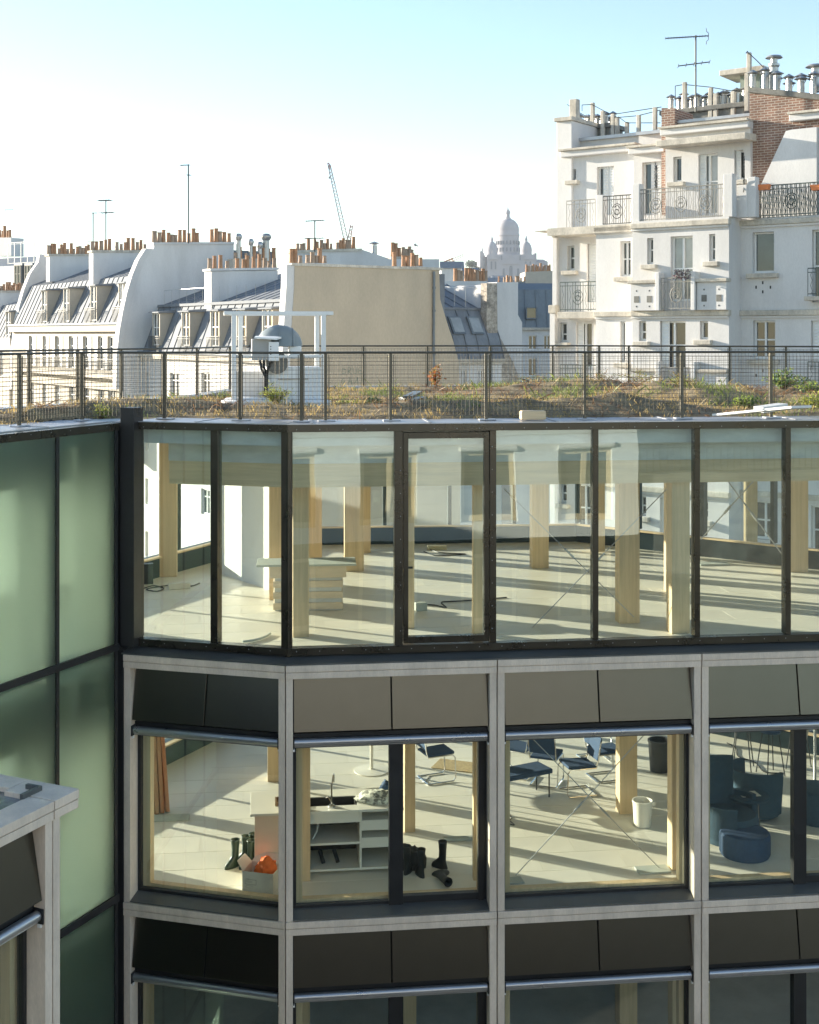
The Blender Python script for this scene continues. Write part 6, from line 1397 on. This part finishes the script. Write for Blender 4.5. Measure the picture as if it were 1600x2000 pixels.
# cantilever chairs
def make_chair(label, loc, rz):
    t = thing('cantilever_chair', label, 'chair', loc, rz, 'cantilever chairs'); q = MB()
    for s_ in (-0.22, 0.22): q.path([(-0.24, s_, 0.45), (0.20, s_, 0.45), (0.25, s_, 0.40), (0.26, s_, 0.06), (0.22, s_, 0.014), (-0.24, s_, 0.014)], 0.012, 6); q.path([(-0.24, s_, 0.45), (-0.27, s_, 0.55), (-0.32, s_, 0.86)], 0.012, 6)
    q.path([(-0.24, -0.22, 0.014), (-0.24, 0.22, 0.014)], 0.012, 6); lpart(q, 'frame', chrome, t, smooth=True)
    lpart(MB().hexa([(-0.24,-0.22,0.45),(0.24,-0.22,0.46),(0.24,0.22,0.46),(-0.24,0.22,0.45),(-0.24,-0.22,0.49),(0.24,-0.22,0.51),(0.24,0.22,0.51),(-0.24,0.22,0.49)]), 'seat', blue, t, bevel=0.015)
    lpart(MB().hexa([(-0.28,-0.22,0.56),(-0.25,-0.22,0.56),(-0.25,0.22,0.56),(-0.28,0.22,0.56),(-0.35,-0.22,0.92),(-0.32,-0.22,0.92),(-0.32,0.22,0.92),(-0.35,0.22,0.92)]), 'backrest', blue, t, bevel=0.012)
    return t
ch = make_chair('blue cantilever chair alone on the jute mat in the middle window', flo(852, 1522, Z2), 0.4)
for x, y, rz, lb in ((1012, 1512, 2.6, 'blue cantilever chair at the left edge of the wide window'), (1068, 1528, 1.2, 'blue cantilever chair second from left in the wide window'), (1128, 1548, 3.4, 'blue cantilever chair in the middle of the chair group'), (1182, 1518, 0.3, 'blue cantilever chair just left of the thick timber column'), (1160, 1482, 5.0, 'blue cantilever chair farthest back in the chair group')): clone(ch, flo(x, y, Z2), rz, lb)
bt = thing('blue_bench', 'low dark blue bench on thin legs left in the wide window', 'bench', flo(1010, 1560, Z2), 0.5)
lpart(MB().abox(-0.55, 0.55, -0.22, 0.22, 0.38, 0.46), 'seat', blue, bt, bevel=0.02)
for x_, y_ in ((-.5,-.18),(.5,-.18),(.5,.18),(-.5,.18)): lpart(MB().tube((x_, y_, 0), (x_, y_, 0.38), 0.012, 6), 'leg', rubber, bt)
# armchair, side table, poufs
ac = thing('armchair', 'tall backed dark blue armchair in the right window', 'armchair', flo(1425, 1642, Z2), -0.5)
def lathe_open(r0, r1, z0, z1, a0, a1, th, k=16):
    q = MB(); vs = []
    for i in range(k+1):
        a = a0 + (a1-a0)*i/k
        for r_, z in ((r0, z0), (r0+th, z0), (r1+th, z1), (r1, z1)): vs.append((r_*math.cos(a), r_*math.sin(a), z))
    return q.add(vs, [(i*4+j, i*4+(j+1) % 4, (i+1)*4+(j+1) % 4, (i+1)*4+j) for i in range(k) for j in range(4)] + [(0,1,2,3), (k*4+3, k*4+2, k*4+1, k*4)])
lpart(lathe_open(0.36, 0.40, 0.15, 1.12, 1.7, 3.9, 0.06), 'backrest', teal, ac, smooth=True); q = MB(); q.lathe((0,0,0), [(0.40,0.04),(0.42,0.08),(0.42,0.36),(0.38,0.42),(0.02,0.43)], 24); lpart(q, 'seat', teal, ac, smooth=True)
lpart(lathe_open(0.40, 0.42, 0.15, 0.62, 0.9, 1.75, 0.06), 'arm', teal, ac, smooth=True); lpart(lathe_open(0.40, 0.42, 0.15, 0.62, 3.85, 5.2, 0.06), 'arm', teal, ac, smooth=True)
ac2 = thing('tub_chair', 'round backed dark blue tub chair behind the side table', 'armchair', flo(1478, 1590, Z2), 1.2)
lpart(lathe_open(0.34, 0.38, 0.1, 0.74, 0.6, 4.4, 0.06), 'backrest', teal, ac2, smooth=True); q = MB(); q.lathe((0,0,0), [(0.34,0.04),(0.36,0.08),(0.36,0.34),(0.32,0.40),(0.02,0.41)], 24); lpart(q, 'seat', teal, ac2, smooth=True)
sd = thing('side_table', 'dark round side table with white sheet on top', 'table', flo(1462, 1622, Z2), 0.2); q = MB(); q.lathe((0,0,0.50), [(0.30,0),(0.31,0.02),(0.30,0.04)], 28); lpart(q, 'top', teal, sd)
lpart(MB().abox(-0.14,0.16,-0.1,0.12,0.5412,0.545), 'paper', melam, sd)
for a in (0.3, 2.4, 4.5): lpart(MB().tube((0.22*math.cos(a), 0.22*math.sin(a), 0), (0.2*math.cos(a), 0.2*math.sin(a), 0.5), 0.010, 6), 'leg', rubber, sd)
def pouf(label, x, y, r, h, m=teal):
    q = MB(); q.lathe(flo(x, y, Z2), [(r*0.94,0.0),(r,0.04),(r,h-0.06),(r*0.95,h-0.015),(r*0.8,h),(0.02,h+0.005)], 30); o = q.build('pouf', m, smooth=True); return tag(o, label, 'pouf', 'round poufs')
pouf('round blue grey pouf at right picture edge', 1596, 1600, 0.37, 0.50); pouf('low wide navy pouf below the armchair', 1455, 1668, 0.36, 0.34, blue)
# bucket, stools, tripod, cables
q = MB(); pbk = flo(1255, 1612, Z2); q.lathe(pbk, [(0.13,0),(0.15,0.36),(0.158,0.36),(0.158,0.385),(0.14,0.385),(0.12,0.02)], 22); o = q.build('plastic_bucket', melam, smooth=True); tag(o, 'white plastic bucket beside the thick timber column', 'bucket')
q = MB(); pbn = flo(1288, 1505, Z2); q.lathe(pbn, [(0.16,0),(0.19,0.5),(0.2,0.5),(0.2,0.53),(0.17,0.53),(0.14,0.03)], 22); o = q.build('waste_bin', rubber, smooth=True); tag(o, 'black waste bin between the two timber columns', 'bin')
for i, (x, y) in enumerate(((1450, 1500), (1505, 1512), (1560, 1500))):
    s_ = thing('bar_stool', ['leftmost thin legged stool in the right window', 'middle thin legged stool in the right window', 'rightmost thin legged stool at picture edge'][i], 'stool', flo(x, y, Z2), i*0.7, 'thin legged stools'); q = MB(); q.lathe((0,0,0.72), [(0.17,0),(0.18,0.02),(0.17,0.05)], 20); lpart(q, 'seat', blue, s_)
    for k in range(4): a = k*math.pi/2 + .4; lpart(MB().tube((0.24*math.cos(a), 0.24*math.sin(a), 0), (0.13*math.cos(a), 0.13*math.sin(a), 0.72), 0.010, 6), 'leg', rubber, s_)
tr_ = thing('tripod', 'pale metal tripod at the right picture edge', 'tripod', flo(1592, 1530, Z2))
for a in (0.2, 2.3, 4.4): lpart(MB().tube((0.35*math.cos(a), 0.35*math.sin(a), 0), (0.03*math.cos(a), 0.03*math.sin(a), 1.3), 0.025, 8), 'leg', mt['galv'], tr_)
lpart(MB().tube((0,0,1.25), (0,0,1.5), 0.05, 10), 'head', mt['galv'], tr_)
def cable(label, z, pts, r=0.010, mat=None):
    # smooth the photo points
    P = [flo(x, y, z) + Vector((0,0,r)) for x, y in pts]; out = []
    for i in range(len(P)-1):
        a, b, c, d = P[max(i-1,0)], P[i], P[i+1], P[min(i+2,len(P)-1)]
        for k in range(6):
            t = k/6; out.append(0.5*((2*b) + (c-a)*t + (2*a-5*b+4*c-d)*t*t + (3*b-a-3*c+d)*t**3))
    out.append(P[-1]); o = MB().path(out, r, 5).build('cable', mat or rubber, fix=False, smooth=True); return tag(o, label, 'cable', 'loose cables')
cable('black cable across the floor of the right window', Z2, [(1420,1452),(1438,1462),(1442,1478),(1475,1490),(1492,1508),(1520,1511)])
cable('tangled black cable left of the wide window', Z2, [(985,1585),(1000,1598),(988,1606),(1005,1612),(986,1596)], 0.006)
cable('black cable coil at left end of the upper floor', Z1, [(282,1150),(300,1145),(320,1150),(306,1156),(286,1152),(310,1147),(345,1143),(372,1146),(390,1140)])
cable('black cable loop before the far glazing', Z1, [(828,1078),(850,1086),(880,1085),(910,1083),(860,1080),(840,1074)], 0.010)
cable('black cable curl behind the terrace door', Z1, [(828,1182),(850,1183),(872,1188),(862,1178),(880,1176),(915,1174),(990,1168)])
cable('dark offcut of hose near the angled corner pane', Z1, [(474,1256),(500,1252),(518,1246),(528,1240)], 0.018, board)
def box(label, x, y, z, w, d, h, rz, mat, name='site_box', cat='box'):
    p = flo(x, y, z); o = obj(name, MB().abox(-w/2, w/2, -d/2, d/2, 0, h).mesh(name), mat, None, Matrix.Translation(p) @ Matrix.Rotation(rz, 4, 'Z'), bevel=0.01); return tag(o, label, cat)
box('long yellowish box beside cable coil in the angled window', 350, 1150, Z1, 0.36, 0.10, 0.10, 0.3, card)
box('small beige box beside the far cable loop', 853, 1073, Z1, 0.38, 0.14, 0.08, 0.1, M('beige_box', (0.5,0.45,0.3), 0.7), 'cable_box')
box('small pale box by the column behind the terrace door', 822, 1192, Z1, 0.17, 0.12, 0.12, 0.4, board, 'junction_box')
box('black roll of material on upper floor by the oblique window', 290, 1140, Z1, 0.16, 0.14, 0.34, 0.2, rubber, 'material_roll', 'roll')
box('flat grey sheet lying near the far right glazing', 1392, 1102, Z1, 0.55, 0.3, 0.03, 0.1, board, 'loose_sheet', 'sheet')
# stacked counter in the upper storey
ply = M('pale_plywood', (0.60, 0.50, 0.36), 0.6, var=0.12, scale=6, stretch=(0.2,1,1))
ct = Vector((-2.05, 19.25, Z1)); CF = Fr((ct.x, ct.y), (1, 0.08)); cn = thing('site_counter', 'half built pale counter with slotted crates on the upper floor', 'counter', ct)
MB().box(CF, -0.25, 1.25, -0.55, 0.05, Z1+0.68, Z1+0.71).build('top_board', board, cn, bevel=0.004); MB().box(CF, -0.05, 1.10, -0.45, 0.0, Z1+0.50, Z1+0.679).build('top_box', ply, cn, bevel=0.004)
for u0_, u1_ in ((0.0, 0.22), (0.30, 1.05)):
    for k in range(3): MB().box(CF, u0_, u1_, -0.42, -0.02, Z1+0.02+k*0.165, Z1+0.12+k*0.165).build('crate_slat', ply, cn, bevel=0.003)
    MB().box(CF, u0_+0.02, u1_-0.02, -0.40, -0.05, Z1, Z1+0.499).build('crate_core', mt['concrete'], cn)
